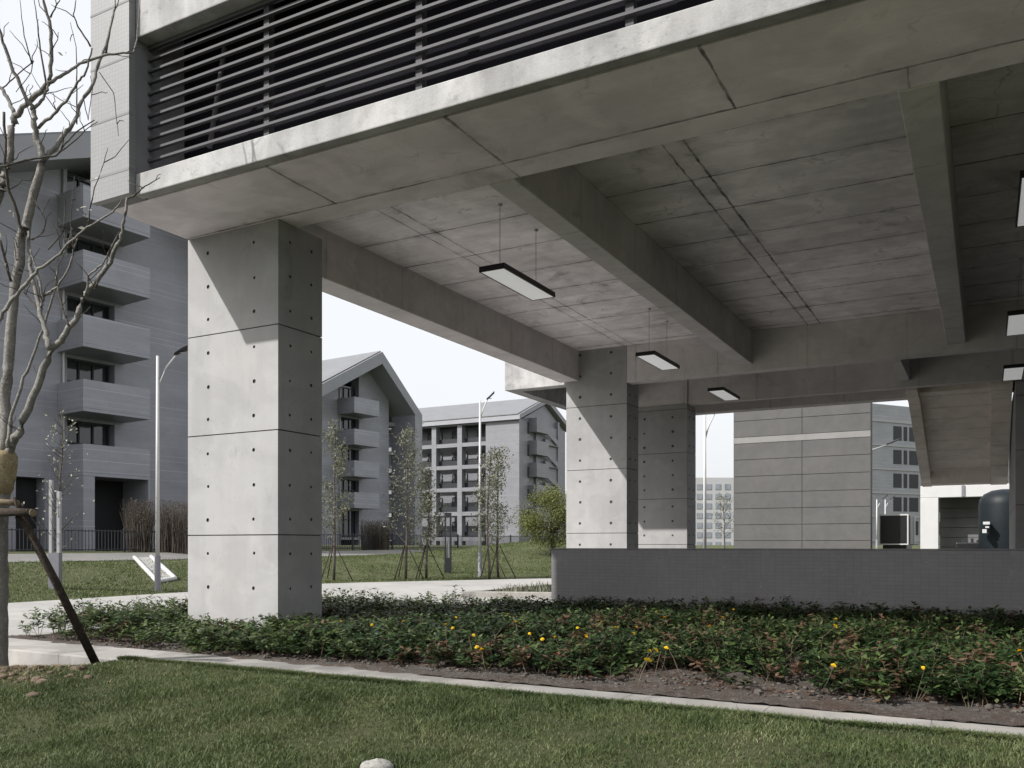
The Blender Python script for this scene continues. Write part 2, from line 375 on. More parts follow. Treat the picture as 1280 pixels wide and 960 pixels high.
# ------------------------------------------------------------------ ground
def Xr(Y): return np.interp(Y, [-60, 12, 18, 24, 26, 29, 33, 40, 50, 70, 100], [-20.3, -20.5, -20.8, -21.2, -20.4, -18.6, -16.1, -11, -2, 20, 40])
def sstep(t): t = np.clip(t, 0, 1); return t*t*(3-2*t)
def hgt(X, Y):
    X = np.asarray(X, float); Y = np.asarray(Y, float)
    e = Xr(Y); t = (e-X)/(e+29.6)
    h = -1.43+.06*sstep((e-X)/.4)+.80*sstep(t)*(t > 0)
    h = h+.28*sstep((-29.6-X)/4.0)
    h = h+.95*np.exp(-((X+23.5)/5.5)**2-((Y-49)/8.0)**2)*sstep((e-X)/6)
    far = sstep((np.hypot(X, Y)-55)/40)
    return h*(1-far)+far*np.where(X < e, .05, -.35)
gx = np.unique(np.concatenate([np.arange(-60, 14, .8), np.array([-3000, -1200, -500, -250, -160, -120, -95, -80, -70, 18, 25, 40, 60, 100, 200, 500, 1200, 3000.])]))
gy = np.unique(np.concatenate([np.arange(-6, 70, .8), np.array([-800, -200, -60, -25, -12, 74, 80, 90, 105, 125, 160, 220, 350, 600, 1500, 4000.])]))
GX, GY = np.meshgrid(gx, gy); GZ = hgt(GX, GY)
V = np.stack([GX, GY, GZ], -1).reshape(-1, 3); nx, ny = len(gx), len(gy)
ii = np.arange(ny-1)[:, None]*nx+np.arange(nx-1)[None]
kind(np_mesh('terrain', V, np.stack([ii, ii+1, ii+nx+1, ii+nx], -1).reshape(-1, 4), M_BANK, smooth=True), 'structure')
# the pale road running past on the left, and the walkway beside the bed
ys = np.concatenate([np.arange(-40, 60, 1.0)])
V = []; 
for y in ys: V += [(float(Xr(y)), y, -1.372), (-11.72, y, -1.36)] if Xr(y) < -11.8 else [(-11.73, y, -1.362), (-11.72, y, -1.36)]
kind(np_mesh('road', np.array(V), np.array([(2*i, 2*i+1, 2*i+3, 2*i+2) for i in range(len(ys)-1)]), M_ROAD), 'structure')
kind(MB().box(-11.6, 16, 5.0, 34, -1.6, -1.31).obj('pavement', M_ROAD, bevel=.01), 'structure')
kind(MB().box(-11.72, -11.604, 5.0, 18.9, -1.6, -1.302).obj('kerb', M_KERB, bevel=.012), 'structure')
# pale footpath along the top of the grass bank
yp = np.arange(-10, 47, 1.0); V = []
for y in yp:
    for x in (-32.6, -31.4, -30.2, -29.0): V.append((x, y, float(hgt(x, y))+.02))
kind(np_mesh('footpath', np.array(V), np.array([(4*i+k, 4*i+k+1, 4*i+5+k, 4*i+4+k) for i in range(len(yp)-1) for k in range(3)]), M_PATH), 'structure')
kind(MB().box(-5.9, 16, 12.45, 21, -1.5, -1.30).obj('unseen_dark_floor', plain('floor_grey', (.16, .158, .155), .6), bevel=.004), 'structure')  # dark slab hidden by the low wall, added to cut bounce onto the beams
# stone edging round the planting bed
TIP = (-10.35, 6.42)
BACK = [(-10.35, 6.42), (-9.55, 8.75), (-8.0, 10.6), (-6.12, 12.3)]
k = MB()
k.prism([(-11.0, 5.60), (14, 5.72), (14, 6.26), (-10.30, 6.30), (-10.72, 6.30)], -1.7, -1.10)
k.prism([(-10.72, 6.304), (-10.42, 6.304), (-9.62, 8.75), (-8.08, 10.65), (-6.15, 12.4), (-6.30, 12.5), (-8.28, 10.8), (-9.86, 8.9)], -1.7, -1.10)
kind(k.obj('bed_kerb', M_KERB, bevel=.015), 'structure')
# planter edging farther along the walkway
pl = thing('planter', 'low pale stone planter of weeds beside the far walkway', 'planter', (-11.2, 20.5, -1.31))
k = MB(); k.prism([(-11.72, 18.92), (-5, 20.9), (-5, 21.15), (-11.5, 19.3), (-11.5, 30), (-11.72, 30)], -1.5, -1.17)
k.obj('edging', M_KERB, pl, bevel=.012)
MB().prism([(-11.5, 19.32), (-5, 21.17), (-5, 30), (-11.5, 30)], -1.5, -1.22).obj('soil', M_SOIL, pl)

# ------------------------------------------------------------------ lawn in the foreground
def lawn_h(X, Y):
    X = np.asarray(X, float); Y = np.asarray(Y, float)
    lf = sstep((X+8.4)/1.4)
    base = -1.36+.262*lf*sstep((Y-3.2)/1.8)+.10*lf*(1-sstep((Y-3.2)/1.8))
    base = base-.05*sstep((3.5-Y)/4)
    und = .025*np.sin(1.7*X+.6*Y)+.02*np.sin(2.9*Y-1.3*X)+.012*np.sin(5.3*X+4.1*Y)
    mound = .13*np.exp(-((X+7.6)/.55)**2-((Y-4.55)/.5)**2)
    return base+und*sstep((5.6-Y)/.8)+mound
lx = np.arange(-16, 9.01, .1); ly = np.arange(-3, 5.66, .1)
LX, LY = np.meshgrid(lx, ly); LZ = lawn_h(LX, LY)
nx, ny = len(lx), len(ly); ii = np.arange(ny-1)[:, None]*nx+np.arange(nx-1)[None]
kind(np_mesh('lawn', np.stack([LX, LY, LZ], -1).reshape(-1, 3), np.stack([ii, ii+1, ii+nx+1, ii+nx], -1).reshape(-1, 4), M_TURF, smooth=True), 'structure')
def visible(X, Y, Z, m=40):
    d = X*FW[0]+Y*FW[1]; px = CX+F*(X*RT[0]+Y*RT[1])/np.maximum(d, .1); py = HY-F*Z/np.maximum(d, .1)
    return (d > .5) & (px > -m-60) & (px < 1280+m+60) & (py < 960+m*3)
def blades(name, X, Y, Z, h, wd, mat, lean=.5):
    n = len(X); a = rng.uniform(0, 2*math.pi, n); b = rng.uniform(0, 2*math.pi, n); ln = h*lean*rng.uniform(.2, 1.3, n)
    wx, wy = np.cos(a)*wd/2, np.sin(a)*wd/2; dx, dy = np.cos(b)*ln, np.sin(b)*ln
    P = np.stack([X, Y, Z], -1); W = np.stack([wx, wy, 0*wx], -1); D = np.stack([dx, dy, 0*dx], -1); U = np.stack([0*h, 0*h, h], -1)
    V = np.stack([P-W, P+W, P-W*.8+D*.35+U*.6, P+W*.8+D*.35+U*.6, P+D+U*rng.uniform(.75, 1.0, n)[:, None]], 1).reshape(-1, 3)
    o = np.arange(n)[:, None]*5
    Fc = np.concatenate([np.stack([o+0, o+1, o+3], -1), np.stack([o+0, o+3, o+2], -1), np.stack([o+2, o+3, o+4], -1)], 1).reshape(-1, 3)
    return np_mesh(name, V, Fc, mat)
rk = onz(471, 984, -1.28)
N = 700000
X = rng.uniform(-13, 4.5, N); Y = rng.uniform(1.2, 5.62, N); Z = lawn_h(X, Y)
cl = np.sin(3.1*X+1.3*np.sin(2.3*Y))*np.sin(2.7*Y+1.7*np.sin(1.9*X))+.6*np.sin(9*X+3*Y)*np.sin(8*Y-2*X)
dirt = np.exp(-((X+7.65)/.75)**2-((Y-4.45)/.5)**2)
keep = visible(X, Y, Z) & (rng.uniform(0, 1, N) < .66+.30*cl) & (np.hypot(X-rk[0], Y-rk[1]+.05) > .13) & (rng.uniform(0, 1, N) > dirt*1.15) & ~((X < -8.2) & (Y > 5.15))
X, Y, Z, cl = X[keep], Y[keep], Z[keep], cl[keep]
h = (.022+.018*rng.uniform(0, 1, len(X))+.018*np.clip(cl, -.4, 1.2))*np.where(rng.uniform(0, 1, len(X)) > .985, 1.8, 1)
kind(blades('grass', X, Y, Z-.004, np.maximum(h, .016), rng.uniform(.003, .006, len(X)), M_BLADE, .9), 'stuff', 'short mown grass of the near lawn', 'grass')
# grass creeping over the outer edge of the kerb
N = 60000
X = rng.uniform(-7.4, 3.5, N); t_ = np.abs(rng.normal(0, .055, N)); Y = 5.596+.0048*(X+11)+t_
fr_ = .5+.5*np.sin(2.1*X+1.2*np.sin(3.3*X))*np.sin(5.3*X)
k_ = (t_ < .04+.11*fr_) & visible(X, Y, np.full(N, -1.1)); X, Y = X[k_], Y[k_]
kind(blades('kerb_grass', X, Y, np.full(len(X), -1.104), rng.uniform(.02, .05, len(X)), rng.uniform(.003, .006, len(X)), M_BLADE, 1.1), 'stuff', 'grass creeping over the edge of the kerb', 'grass')
# tufts on the far grass bank
N = 150000
X = rng.uniform(-29.4, -14, N); Y = rng.uniform(9, 52, N); k_ = (X < Xr(Y)-.05) & visible(X, Y, np.full(N, -1.0)); X, Y = X[k_], Y[k_]
c2 = np.sin(1.3*X+.9*np.sin(1.1*Y))*np.sin(.8*Y+.5*X); k_ = rng.uniform(0, 1, len(X)) < .55+.45*c2; X, Y = X[k_], Y[k_]
kind(blades('bank_grass', X, Y, hgt(X, Y)-.01, rng.uniform(.03, .10, len(X)), rng.uniform(.015, .03, len(X)), M_BANKB, 1.0), 'stuff', 'short grass covering the far bank', 'grass')
# earth and straw round the foot of the near tree
def lump_mesh(name, spots, mat, parent=None, seg=(7, 5)):
    m = MB()
    for x, y, z, r, f in spots:
        nu, nv = seg; vs = []
        ph = [random.uniform(.72, 1.25) for _ in range(nu*(nv+1))]
        for j in range(nv+1):
            th = math.pi*j/nv
            for i in range(nu):
                q = r*ph[(j*nu+i)] if 0 < j < nv else r
                vs.append((x+q*math.sin(th)*math.cos(2*math.pi*i/nu), y+q*math.sin(th)*math.sin(2*math.pi*i/nu), z+f*q*math.cos(th)))
        m.add(vs, [(j*nu+i, j*nu+(i+1) % nu, (j+1)*nu+(i+1) % nu, (j+1)*nu+i) for j in range(nv) for i in range(nu)], True)
    return m.obj(name, mat, parent)
sp = []
for _ in range(150):
    x = random.gauss(-7.6, .42); y = random.gauss(4.5, .3); sp.append((x, y, float(lawn_h(x, y)), random.uniform(.015, .06), .6))
kind(lump_mesh('dirt', sp, M_DIRT), 'stuff', 'loose dry dirt heaped round the bare tree', 'dirt')
n = 2600; X = rng.normal(-7.6, .42, n); Y = rng.normal(4.5, .3, n)
kind(blades('straw_litter', X, Y, lawn_h(X, Y)+.012, rng.uniform(.01, .035, n), rng.uniform(.003, .007, n), M_WRAP, 2.6), 'stuff', 'dry straw litter round the bare tree', 'straw')
# the pale stone in the grass
tag(lump_mesh('stone', [(rk[0], rk[1], float(lawn_h(rk[0], rk[1]))+.03, .10, .62)], M_ROCK, seg=(9, 7)), 'pale rounded stone lying in the near lawn', 'stone')
o = bpy.data.objects['stone']; o.modifiers.new('sub', 'SUBSURF').render_levels = 2

# ------------------------------------------------------------------ the concrete building
B = thing('concrete_building', 'raised board-marked concrete building on square columns with louvres above', 'building', (-8.69, 6.3, -1.31))
def column(x0, x1, y0, y1, ztop, seams, fr_rows, zbot=-1.6, hx=(.235, .745), hy=(.26, .74), rad=.014):
    m = MB(); hm = MB(); zs = [ztop]+seams+[zbot]; g = .0065
    for i in range(len(zs)-1):
        z1 = zs[i]-(g if i else 0); z0 = zs[i+1]+(g if i < len(zs)-2 else 0)
        full = seams[0]-seams[1]
        top = zs[i] if i else seams[0]+full
        hv = [top-full*f for f in fr_rows]; hv = sorted(v for v in hv if z0+.04 < v < z1-.04)
        jx = random.uniform(-.0025, .0025); jy = random.uniform(-.0025, .0025)
        X0, X1, Y0, Y1 = x0, x1+jx, y0+jy, y1
        if hv:
            m.plate((X0, Y0, 0), (1,0,0), (0,0,1), (0,-1,0), (0, X1-X0), (z0, z1), [(X1-X0)*f for f in hx], hv, rad, hcol=hm)
            m.plate((X1, Y0, 0), (0,1,0), (0,0,1), (1,0,0), (0, Y1-Y0), (z0, z1), [(Y1-Y0)*f for f in hy], hv, rad*.85, hcol=hm)
        else:
            m.add([(X0,Y0,z0),(X1,Y0,z0),(X1,Y0,z1),(X0,Y0,z1)], [(0,1,2,3)]); m.add([(X1,Y0,z0),(X1,Y1,z0),(X1,Y1,z1),(X1,Y0,z1)], [(0,1,2,3)])
        m.add([(X0,Y0,z0),(X1,Y0,z0),(X1,Y1,z0),(X0,Y1,z0),(X0,Y0,z1),(X1,Y0,z1),(X1,Y1,z1),(X0,Y1,z1)], [(3,2,1,0),(4,5,6,7),(2,3,7,6),(3,0,4,7)])
    c = m.obj('column', C_FACE, B)
    MB().box(x0+.012, x1-.014, y0+.014, y1-.012, zbot+.02, ztop-.01).obj('joint_core', C_CORE, c)
    hm.obj('hole_pattern', C_HOLE, c)
    return c
C_HOLE = plain('tie_hole_void', (.035, .035, .036), .9)
ROWS = (.18, .515, .845)
ZS, ZC, ZB = 3.77, 4.46, 3.63
column(-8.685, -7.20, 7.59, 8.35, ZS+.008, [2.566, 1.344, .126, -1.094], ROWS, rad=.021)
column(-8.52, -7.04, 18.32, 19.06, ZC+.004, [3.17, 1.727, .282, -1.163], ROWS, rad=.030)
column(-8.25, -6.75, 21.84, 22.6, ZB+.005, [3.52, 2.40, 1.215, .03, -1.155], ROWS, rad=.030)
# lower slab edge, soffit and edge beam
f = MB(); f.extr([(6.34, ZS), (6.44, ZS), (6.46, ZS+.022), (6.50, ZS+.022), (6.50, 4.0), (6.34, 4.005)], 'x', -8.07, 14)
fas = f.obj('fascia', C_FASC, B, bevel=.012)
MB().box(-8.67, 14, 6.503, 7.575, ZS+.012, 3.99).obj('soffit', C_SOFF, B)
MB().box(-8.66, 14, 7.578, 7.92, ZS+.010, 4.8).obj('edge_beam', C_EDGE, B, bevel=.01)
MB().box(-8.2, 14, 7.922, 24.0, ZC, ZC+.35).obj('ceiling', C_CEIL, B)
def beam(x0, x1, y0, y1, z0, z1=ZC-.002, m=C_BEAM): return MB().box(x0, x1, y0, y1, z0, z1).obj('beam', m, B, bevel=.012)
beam(-8.68, -8.2, 8.354, 18.318, ZS, ZC+.34)
beam(-8.50, -8.2, 19.064, 21.855, ZS, ZC+.34)
beam(-4.58, -4.27, 7.922, 18.318, ZS)
beam(-.65, -.335, 7.922, 18.318, ZS)
beam(-7.036, 14, 18.322, 18.63, ZB)
beam(-1.75, -1.53, 18.634, 21.90, ZS)
beam(-6.745, 14, 21.905, 22.14, ZB)
beam(-8.9, -6.75, 21.86, 22.14, ZB+.008)
beam(-8.2, 14, 23.5, 23.9, ZB+.005)
# upper storey: tiled end pier, louvre screen, upper spandrel
MB().box(-8.68, -8.05, 6.25, 6.33, ZS, 9).obj('tiled_pier', M_TILEW, B)
gr = MB()
for z in (4.03, 4.63, 5.23, 5.83, 6.43): gr.box(-8.682, -8.048, 6.247, 6.3, z-.012, z+.012)
gr.obj('grout', plain('pier_joint', (.16, .16, .165), .7), B)
MB().box(-8.675, -8.07, 6.332, 7.0, ZS+.014, 9).obj('pier_body', plain('pier_grey', (.17, .17, .18), .7), B)
MB().box(-8.07, 14, 6.34, 6.62, 5.47, 9).obj('spandrel', C_FASC, B, bevel=.012)
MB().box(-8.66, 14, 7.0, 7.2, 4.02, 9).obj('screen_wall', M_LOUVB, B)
MB().box(-8.66, 14, 7.922, 24.0, ZC+.352, 9).obj('upper_storey', C_WALL, B)
MB().box(-8.66, 14, 6.3, 7.92, 9.002, 9.3).obj('upper_slab', C_WALL, B)
ls = MB()
for i in range(12):
    z = 4.075+i*.1225
    if z < 5.46: ls.extr([(6.50, z), (6.503, z-.002), (6.537, z-.002), (6.54, z), (6.54, z+.026), (6.503, z+.028), (6.50, z+.025)], 'x', -8.068, 14)
lou = ls.obj('louvre_screen', M_SLAT, B)
for px in (338, 528, 790, 1010):
    x = ony(px, 80, 6.60)[0]
    MB().box(x-.035, x+.035, 6.543, 6.62, 4.0, 5.47).obj('mullion', M_MULL, lou)
for a, b in (((262, 185), (281, 60)),):
    p = ony(a[0], a[1], 6.72); q = ony(b[0], b[1], 6.72)
    MB().tube([p, q], .028, 6).obj('brace', M_SLAT, lou)
x = ony(190, 120, 6.75)[0]
MB().box(x-.03, x+.03, 6.70, 6.78, 4.0, 5.47).obj('mullion', M_POLEG, lou)
# rear wing overhang seen past the second column
ov = MB(); ov.box(-10.3, -8.70, 18.6, 18.92, ZS, 5.2); ov.box(-10.3, -10.0, 18.922, 24, ZS, 5.2); ov.box(-9.998, -8.70, 18.922, 24, ZS+.45, 5.2)
ov.obj('rear_overhang', C_FASC, B, bevel=.01)
# unseen end wall, stair wall and stair flight at the back on the right
MB().box(3.2, 3.5, 7.95, 22.1, -1.5, ZC-.002).obj('unseen_end_wall', C_CORE2, B)  # enclosing wall out of view, added to darken the right bay
sw = MB(); z = -1.5
for k in range(5):
    z1 = min(z+1.2, ZB-.001); sw.box(.56, 3.2, 22.15, 27.9, z, z1-.012); z = z1
sw.obj('stair_wall', C_FACE, B, bevel=.006)
MB().box(.575, 3.19, 22.165, 27.88, -1.49, ZB-.02).obj('stair_wall_joint', C_CORE, B)
st = MB()
st.extr([(22.9, ZB), (23.25, 3.60), (27.8, 2.12), (27.8, 2.45), (23.25, 3.93), (22.9, 3.96)], 'x', -1.40, .10)
fl = st.obj('stair_flight', C_STAIR, B, bevel=.01)
for x0, x1 in ((-1.66, -1.402), (.102, .52)):
    MB().extr([(22.2, 3.58), (23.2, 3.45), (27.8, 1.90), (28.6, 1.74), (28.6, 2.6), (27.8, 2.75), (23.2, 4.25), (22.2, 4.3)], 'x', x0, x1).obj('stringer', C_STAIR, fl, bevel=.01)
MB().box(-1.40, .10, 27.803, 28.6, 1.76, 2.4).obj('landing', C_STAIR, fl, bevel=.01)

# dark tiled wall behind the bed
lw = thing('low_wall', 'long low dark grey tiled wall behind the flower bed', 'wall', (-5.93, 12.2, -1.31))
MB().box(-5.93, 14, 12.2, 12.44, -1.6, -.055).obj('wall_body', M_TILED, lw, bevel=.006)
MB().box(-5.945, 14, 12.185, 12.455, -.053, -.04).obj('coping', plain('coping_grey', (.15, .147, .151), .5, .1), lw)

# ------------------------------------------------------------------ pendant lights under the ceiling
def pendant(x0, y0, label):
    x1, y1, z = x0+.375, y0+1.5, 3.55
    t = thing('pendant_light', label, 'ceiling light', ((x0+x1)/2, (y0+y1)/2, z), 0, 'pendant lights under the concrete ceiling')
    h = MB(); e = .018
    h.box(x0, x1, y0, y1, z+.006, z+.06)
    for a in ((x0, x1, y0, y0+e), (x0, x1, y1-e, y1), (x0, x0+e, y0+e, y1-e), (x1-e, x1, y0+e, y1-e)): h.box(*a, z-.012, z+.005)
    h.obj('housing', M_BLACK, t)
    MB().box(x0+e+.001, x1-e-.001, y0+e+.001, y1-e-.001, z-.008, z+.004).obj('diffuser', M_DIFF, t)
    for yy in (y0+.22, y1-.24):
        MB().tube([((x0+x1)/2, yy, z+.061), ((x0+x1)/2, yy, ZC-.02)], .0045, 6).obj('cable', M_STEEL, t)
        MB().lathe(((x0+x1)/2, yy, ZC-.024), [(.004, 0), (.028, .004), (.03, .023), (0, .023)], 12).obj('ceiling_cup', M_WHITE, t)
pendant(-5.775, 9.74, 'black slim pendant light near the first column, largest of the left row')
pendant(-5.765, 15.46, 'black slim pendant light just in front of the second column')
pendant(-5.62, 19.75, 'small pendant light in the bay behind the second column, below the cross beam')
pendant(.285, 9.72, 'pendant light cut by the right frame edge, highest of the right row')
pendant(.285, 15.46, 'pendant light by the right frame edge, middle one of the right row')
pendant(.30, 20.05, 'pendant light in front of the stair, lowest of the right row')

# ------------------------------------------------------------------ planting bed
BED = [(-10.42, 6.306), (14, 6.27), (14, 12.18), (-5.95, 12.18), (-6.2, 12.28), (-8.04, 10.62), (-9.58, 8.75)]
def inpoly(X, Y, P):
    r = np.zeros(len(X), bool)
    for (x0, y0), (x1, y1) in zip(P, P[1:]+P[:1]):
        c = ((y0 > Y) != (y1 > Y)) & (X < (x1-x0)*(Y-y0)/(y1-y0+1e-12)+x0); r ^= c
    return r
def bed_h(X, Y):
    spill = sstep((X+7)/4)
    b = -1.115+.035*sstep((Y-6.3+.1*spill)/1.0)+.03*sstep((X+8)/6)*sstep((Y-6.0)/.5)
    b = b-.03*sstep((6.34-.30*spill+.07*np.sin(2.3*X)+.04*np.sin(7*X)+.03*np.sin(17*X)-Y)/.10)
    calm = .15+.85*sstep((Y-6.35)/.5)
    b = b+.022*(1-sstep((Y-6.3)/.5))
    return b+calm*(.025*np.sin(4.1*X+1.1*Y)*np.sin(3.3*Y-.7*X)+.018*np.sin(11*X+2*Y)*np.sin(9*Y)+.012*np.sin(23*X-5*Y)*np.sin(19*Y+3*X))
bx = np.arange(-10.7, 6.0, .055); by = np.concatenate([np.arange(5.95, 6.6, .018), np.arange(6.6, 12.5, .055)]); GX, GY = np.meshgrid(bx, by); nx, ny = len(bx), len(by)
GZ = bed_h(GX, GY)+rng.normal(0, .005, GX.shape)
ii = (np.arange(ny-1)[:, None]*nx+np.arange(nx-1)[None]).ravel()
ok = inpoly(GX.ravel(), GY.ravel(), [(-10.60, 6.16), (14, 5.98), (14, 12.3), (-5.9, 12.3), (-6.15, 12.42), (-8.12, 10.72), (-9.70, 8.82)])
keepf = ok[ii] & ok[ii+1] & ok[ii+nx] & ok[ii+nx+1]; ii = ii[keepf]
kind(np_mesh('bed_soil', np.stack([GX, GY, GZ], -1).reshape(-1, 3), np.stack([ii, ii+1, ii+nx+1, ii+nx], -1), M_SOIL, smooth=True), 'structure')
sp = []
while len(sp) < 1100:
    x = random.uniform(-9.9, 3.5); y = 6.25+abs(random.gauss(0, .45)) if random.random() < .8 else random.uniform(6.4, 11)
    if inpoly(np.array([x]), np.array([y]), BED)[0]: sp.append((x, y, float(bed_h(x, y))+.005, random.uniform(.006, .024)*(2.0 if random.random() < .06 else 1), .55))
kind(lump_mesh('soil_clods', sp, M_CLOD), 'stuff', 'grey lumps of soil along the front of the flower bed', 'soil')
def leaf_cloud(C, L, Wd, N_, T):
    """rhombic leaves: centre, length, width, normal, axis"""
    S = np.cross(N_, T); S /= np.linalg.norm(S, axis=1)[:, None]+1e-9
    L = L[:, None]; Wd = Wd[:, None]
    V = np.stack([C-T*L*.5, C+S*Wd*.5-N_*L*.06, C+T*L*.5-N_*L*.18, C-S*Wd*.5-N_*L*.06], 1).reshape(-1, 3)
    return V, np.arange(len(C)*4).reshape(-1, 4)
def rnd_dirs(n, up=0.0):
    v = rng.normal(0, 1, (n, 3)); v[:, 2] += up; return v/np.linalg.norm(v, axis=1)[:, None]
# low shrubs of the bed: whorls of leaves on short stems
PX, PY, PH, PT = [], [], [], []
cnt = 0
while cnt < 5200:
    x = rng.uniform(-10.2, 4.2); y = rng.uniform(6.36, 12.1)
    if not inpoly(np.array([x]), np.array([y]), BED)[0]: continue
    if -8.75 < x < -7.12 and 7.5 < y < 8.45: continue
    front = sstep((y-6.22)/(.45 if x < -5 else .55)); right = sstep((x+6.8)/3)
    patch = .5+.5*math.sin(1.9*x+.8*y)*math.sin(2.3*y-.6*x+1)
    p = front*(1-.9*right*(1-sstep((y-10.6)/.9))*sstep((.62-patch)/.3)) if x > -7.5 else (.25+.75*sstep((y-6.6)/.5))
    if rng.uniform() > p: continue
    hh = (.055+.065*front+.15*rng.uniform()**1.6+.05*patch)*(1.5 if x < -8.6 or (x < -7 and y > 8.4) else 1)*(1+.15*sstep((y-10.5)/1.2))
    PX.append(x); PY.append(y); PH.append(hh); cnt += 1
PX, PY, PH = map(np.array, (PX, PY, PH))
Cs, Ls, Ws, Ns, Ts, Ms = [], [], [], [], [], []
stems = MB()
for i in range(cnt):
    x, y, hh = PX[i], PY[i], PH[i]; z0 = float(bed_h(x, y))
    ns = rng.integers(3, 6)
    dry = rng.uniform() < (.13 if x > -4.5 and y < 10.4 else .04)
    lite = rng.uniform() < (.75 if x < -6.2 else .22)
    for s_ in range(ns):
        ax, ay = rng.normal(0, .055, 2)*1.3; top = np.array([x+ax*1.4, y+ay*1.4, z0+hh*rng.uniform(.65, 1.05)]); bot = np.array([x+ax*.25, y+ay*.25, z0-.01])
        if rng.uniform() < .5: stems.tube([bot, top], [.004, .002], 3, cap=False)
        nl = rng.integers(11, 17); tt = rng.uniform(.25, 1.0, nl)**.7
        c = bot[None]+(top-bot)[None]*tt[:, None]
        ang = rng.uniform(0, 2*math.pi, nl); el = rng.uniform(-.15, .8, nl)
        T = np.stack([np.cos(ang)*np.cos(el), np.sin(ang)*np.cos(el), np.sin(el)], -1)
        l = rng.uniform(.045, .09, nl)*(1.0-.2*(1-front if False else 0))
        Nn = np.stack([-np.cos(ang)*np.sin(el), -np.sin(ang)*np.sin(el), np.cos(el)], -1)+rng.normal(0, .25, (nl, 3)); Nn /= np.linalg.norm(Nn, axis=1)[:, None]
        Cs.append(c+T*l[:, None]*.5); Ls.append(l); Ws.append(l*rng.uniform(.32, .5, nl)); Ns.append(Nn); Ts.append(T)
        Ms.append(np.where(dry, 2, np.where(rng.uniform(0, 1, nl) < (.8 if lite else .12), 1, 0)))
# dead upright stalks among the green
dead = MB()
for _ in range(230):
    x = rng.uniform(-7, 4); y = rng.uniform(6.5, 11.6)
    if not inpoly(np.array([x]), np.array([y]), BED)[0] or (-8.75 < x < -7.12 and 7.5 < y < 8.45): continue
    z0 = float(bed_h(x, y)); a = rng.normal(0, .09, 2); h_ = rng.uniform(.08, .27)
    dead.tube([(x, y, z0-.01), (x+a[0]*.5, y+a[1]*.5, z0+h_*.55), (x+a[0], y+a[1], z0+h_)], [.0035, .003, .0015], 3, cap=False)
kind(dead.obj('dead_stalks', M_STRAW), 'stuff', 'thin dead stalks standing among the bed shrubs', 'stalks')
# fallen dry leaves on the soil
nl = 12000; x = rng.uniform(-9.5, 4.2, nl); y = rng.uniform(6.4, 11.8, nl); k_ = inpoly(x, y, BED); x, y = x[k_], y[k_]; nl = len(x)
Cs.append(np.stack([x, y, bed_h(x, y)+.018], -1)); Ls.append(rng.uniform(.03, .065, nl)); Ws.append(rng.uniform(.012, .03, nl))
Ns.append(rnd_dirs(nl, 2.2)); T = rng.normal(0, 1, (nl, 3)); T[:, 2] *= .25; Ts.append(T/np.linalg.norm(T, axis=1)[:, None]); Ms.append(np.full(nl, 2))
V, Fc = leaf_cloud(*map(np.concatenate, (Cs, Ls, Ws, Ns, Ts)))
kind(np_mesh('groundcover_plants', V, Fc, [M_LEAFD, M_LEAFL, M_LEAFR], midx=np.concatenate(Ms)), 'stuff', 'dense low shrubs filling the flower bed', 'plants')
kind(stems.obj('plant_stems', M_STEM), 'stuff', 'thin stems of the low bed shrubs', 'plants')
# yellow flowers, each one counted in the photograph
FL = [(426,777,1),(465,781,1),(504,777,1.3),(557,781,1.2),(570,772,1),(566,785,1),(592,794,1),(596,809,1.1),(602,812,1.3),(634,768,1),(645,778,1.5),(662,792,1),(678,799,1.1),(694,797,1),(722,785,1),(733,795,1.2),(752,778,1),
      (769,785,1.3),(792,792,1.1),(795,784,1),(821,765,1.3),(831,772,1.5),(812,814,1.2),(820,813,1.4),(810,825,2.0),(833,810,1.3),(903,772,1.4),(887,783,1),(917,762,1.1),(1050,748,1.1),(1045,774,1.1),(1044,783,1.7),(1042,832,1.3),(1154,835,.9),(1275,814,1.5),(820,753,1)]
proto = None
for i, (px, py, s_) in enumerate(FL):
    d = 1.0; r = ray(px, py)
    # height of the flower head above the soil ~ top of the plants there
    lo, hi = 6.0, 16.0
    for _ in range(30):
        mid = (lo+hi)/2; p = r*mid
        if p[2] > float(bed_h(p[0], p[1]))+.27: lo = mid
        else: hi = mid
    p = r*min(lo, 12.9)
    if proto is None:
        proto = t = thing('flower', 'yellow marigold flower head standing among the dark bed shrubs', 'flower', (0, 0, 0), 0, 'yellow flowers in the planting bed')
        m = MB()
        for ring, (rr, nn, zz) in enumerate(((.026, 9, 0), (.018, 8, .006), (.010, 6, .011))):
            for q in range(nn):
                a = 2*math.pi*(q+.5*ring)/nn; ca, sa = math.cos(a), math.sin(a); wv = rr*.38
                m.add([(0, 0, zz), (ca*rr*.6-sa*wv, sa*rr*.6+ca*wv, zz+.004), (ca*rr, sa*rr, zz+.001), (ca*rr*.6+sa*wv, sa*rr*.6-ca*wv, zz+.004)], [(0, 1, 2, 3)])
        m.obj('petals', M_PETAL, t); MB().tube([(0, 0, 0), (.008, 0, -.12), (0, .01, -.26)], .0025, 4).obj('stalk', M_STEM, t)
    else: t = copy_tree(proto)
    t.location = tuple(p); t.scale = (s_*.68,)*2+(1,)
    t.rotation_euler = (random.uniform(-.1, .5)+.3, random.uniform(-.3, .3), random.uniform(0, 6))
# weeds in the far planter
nl = 2600; x = rng.uniform(-11.3, -6.0, nl); y = rng.uniform(19.5, 22.5, nl); kk = y > 19.55+(x+11.5)*.285; x, y = x[kk], y[kk]
blades_o = blades('planter_weeds', x, y, np.full(len(x), -1.23), rng.uniform(.06, .30, len(x)), rng.uniform(.012, .03, len(x)), M_FOLS, .6)
kind(blades_o, 'stuff', 'pale weeds growing in the far stone planter', 'weeds')
# tree pit etc.

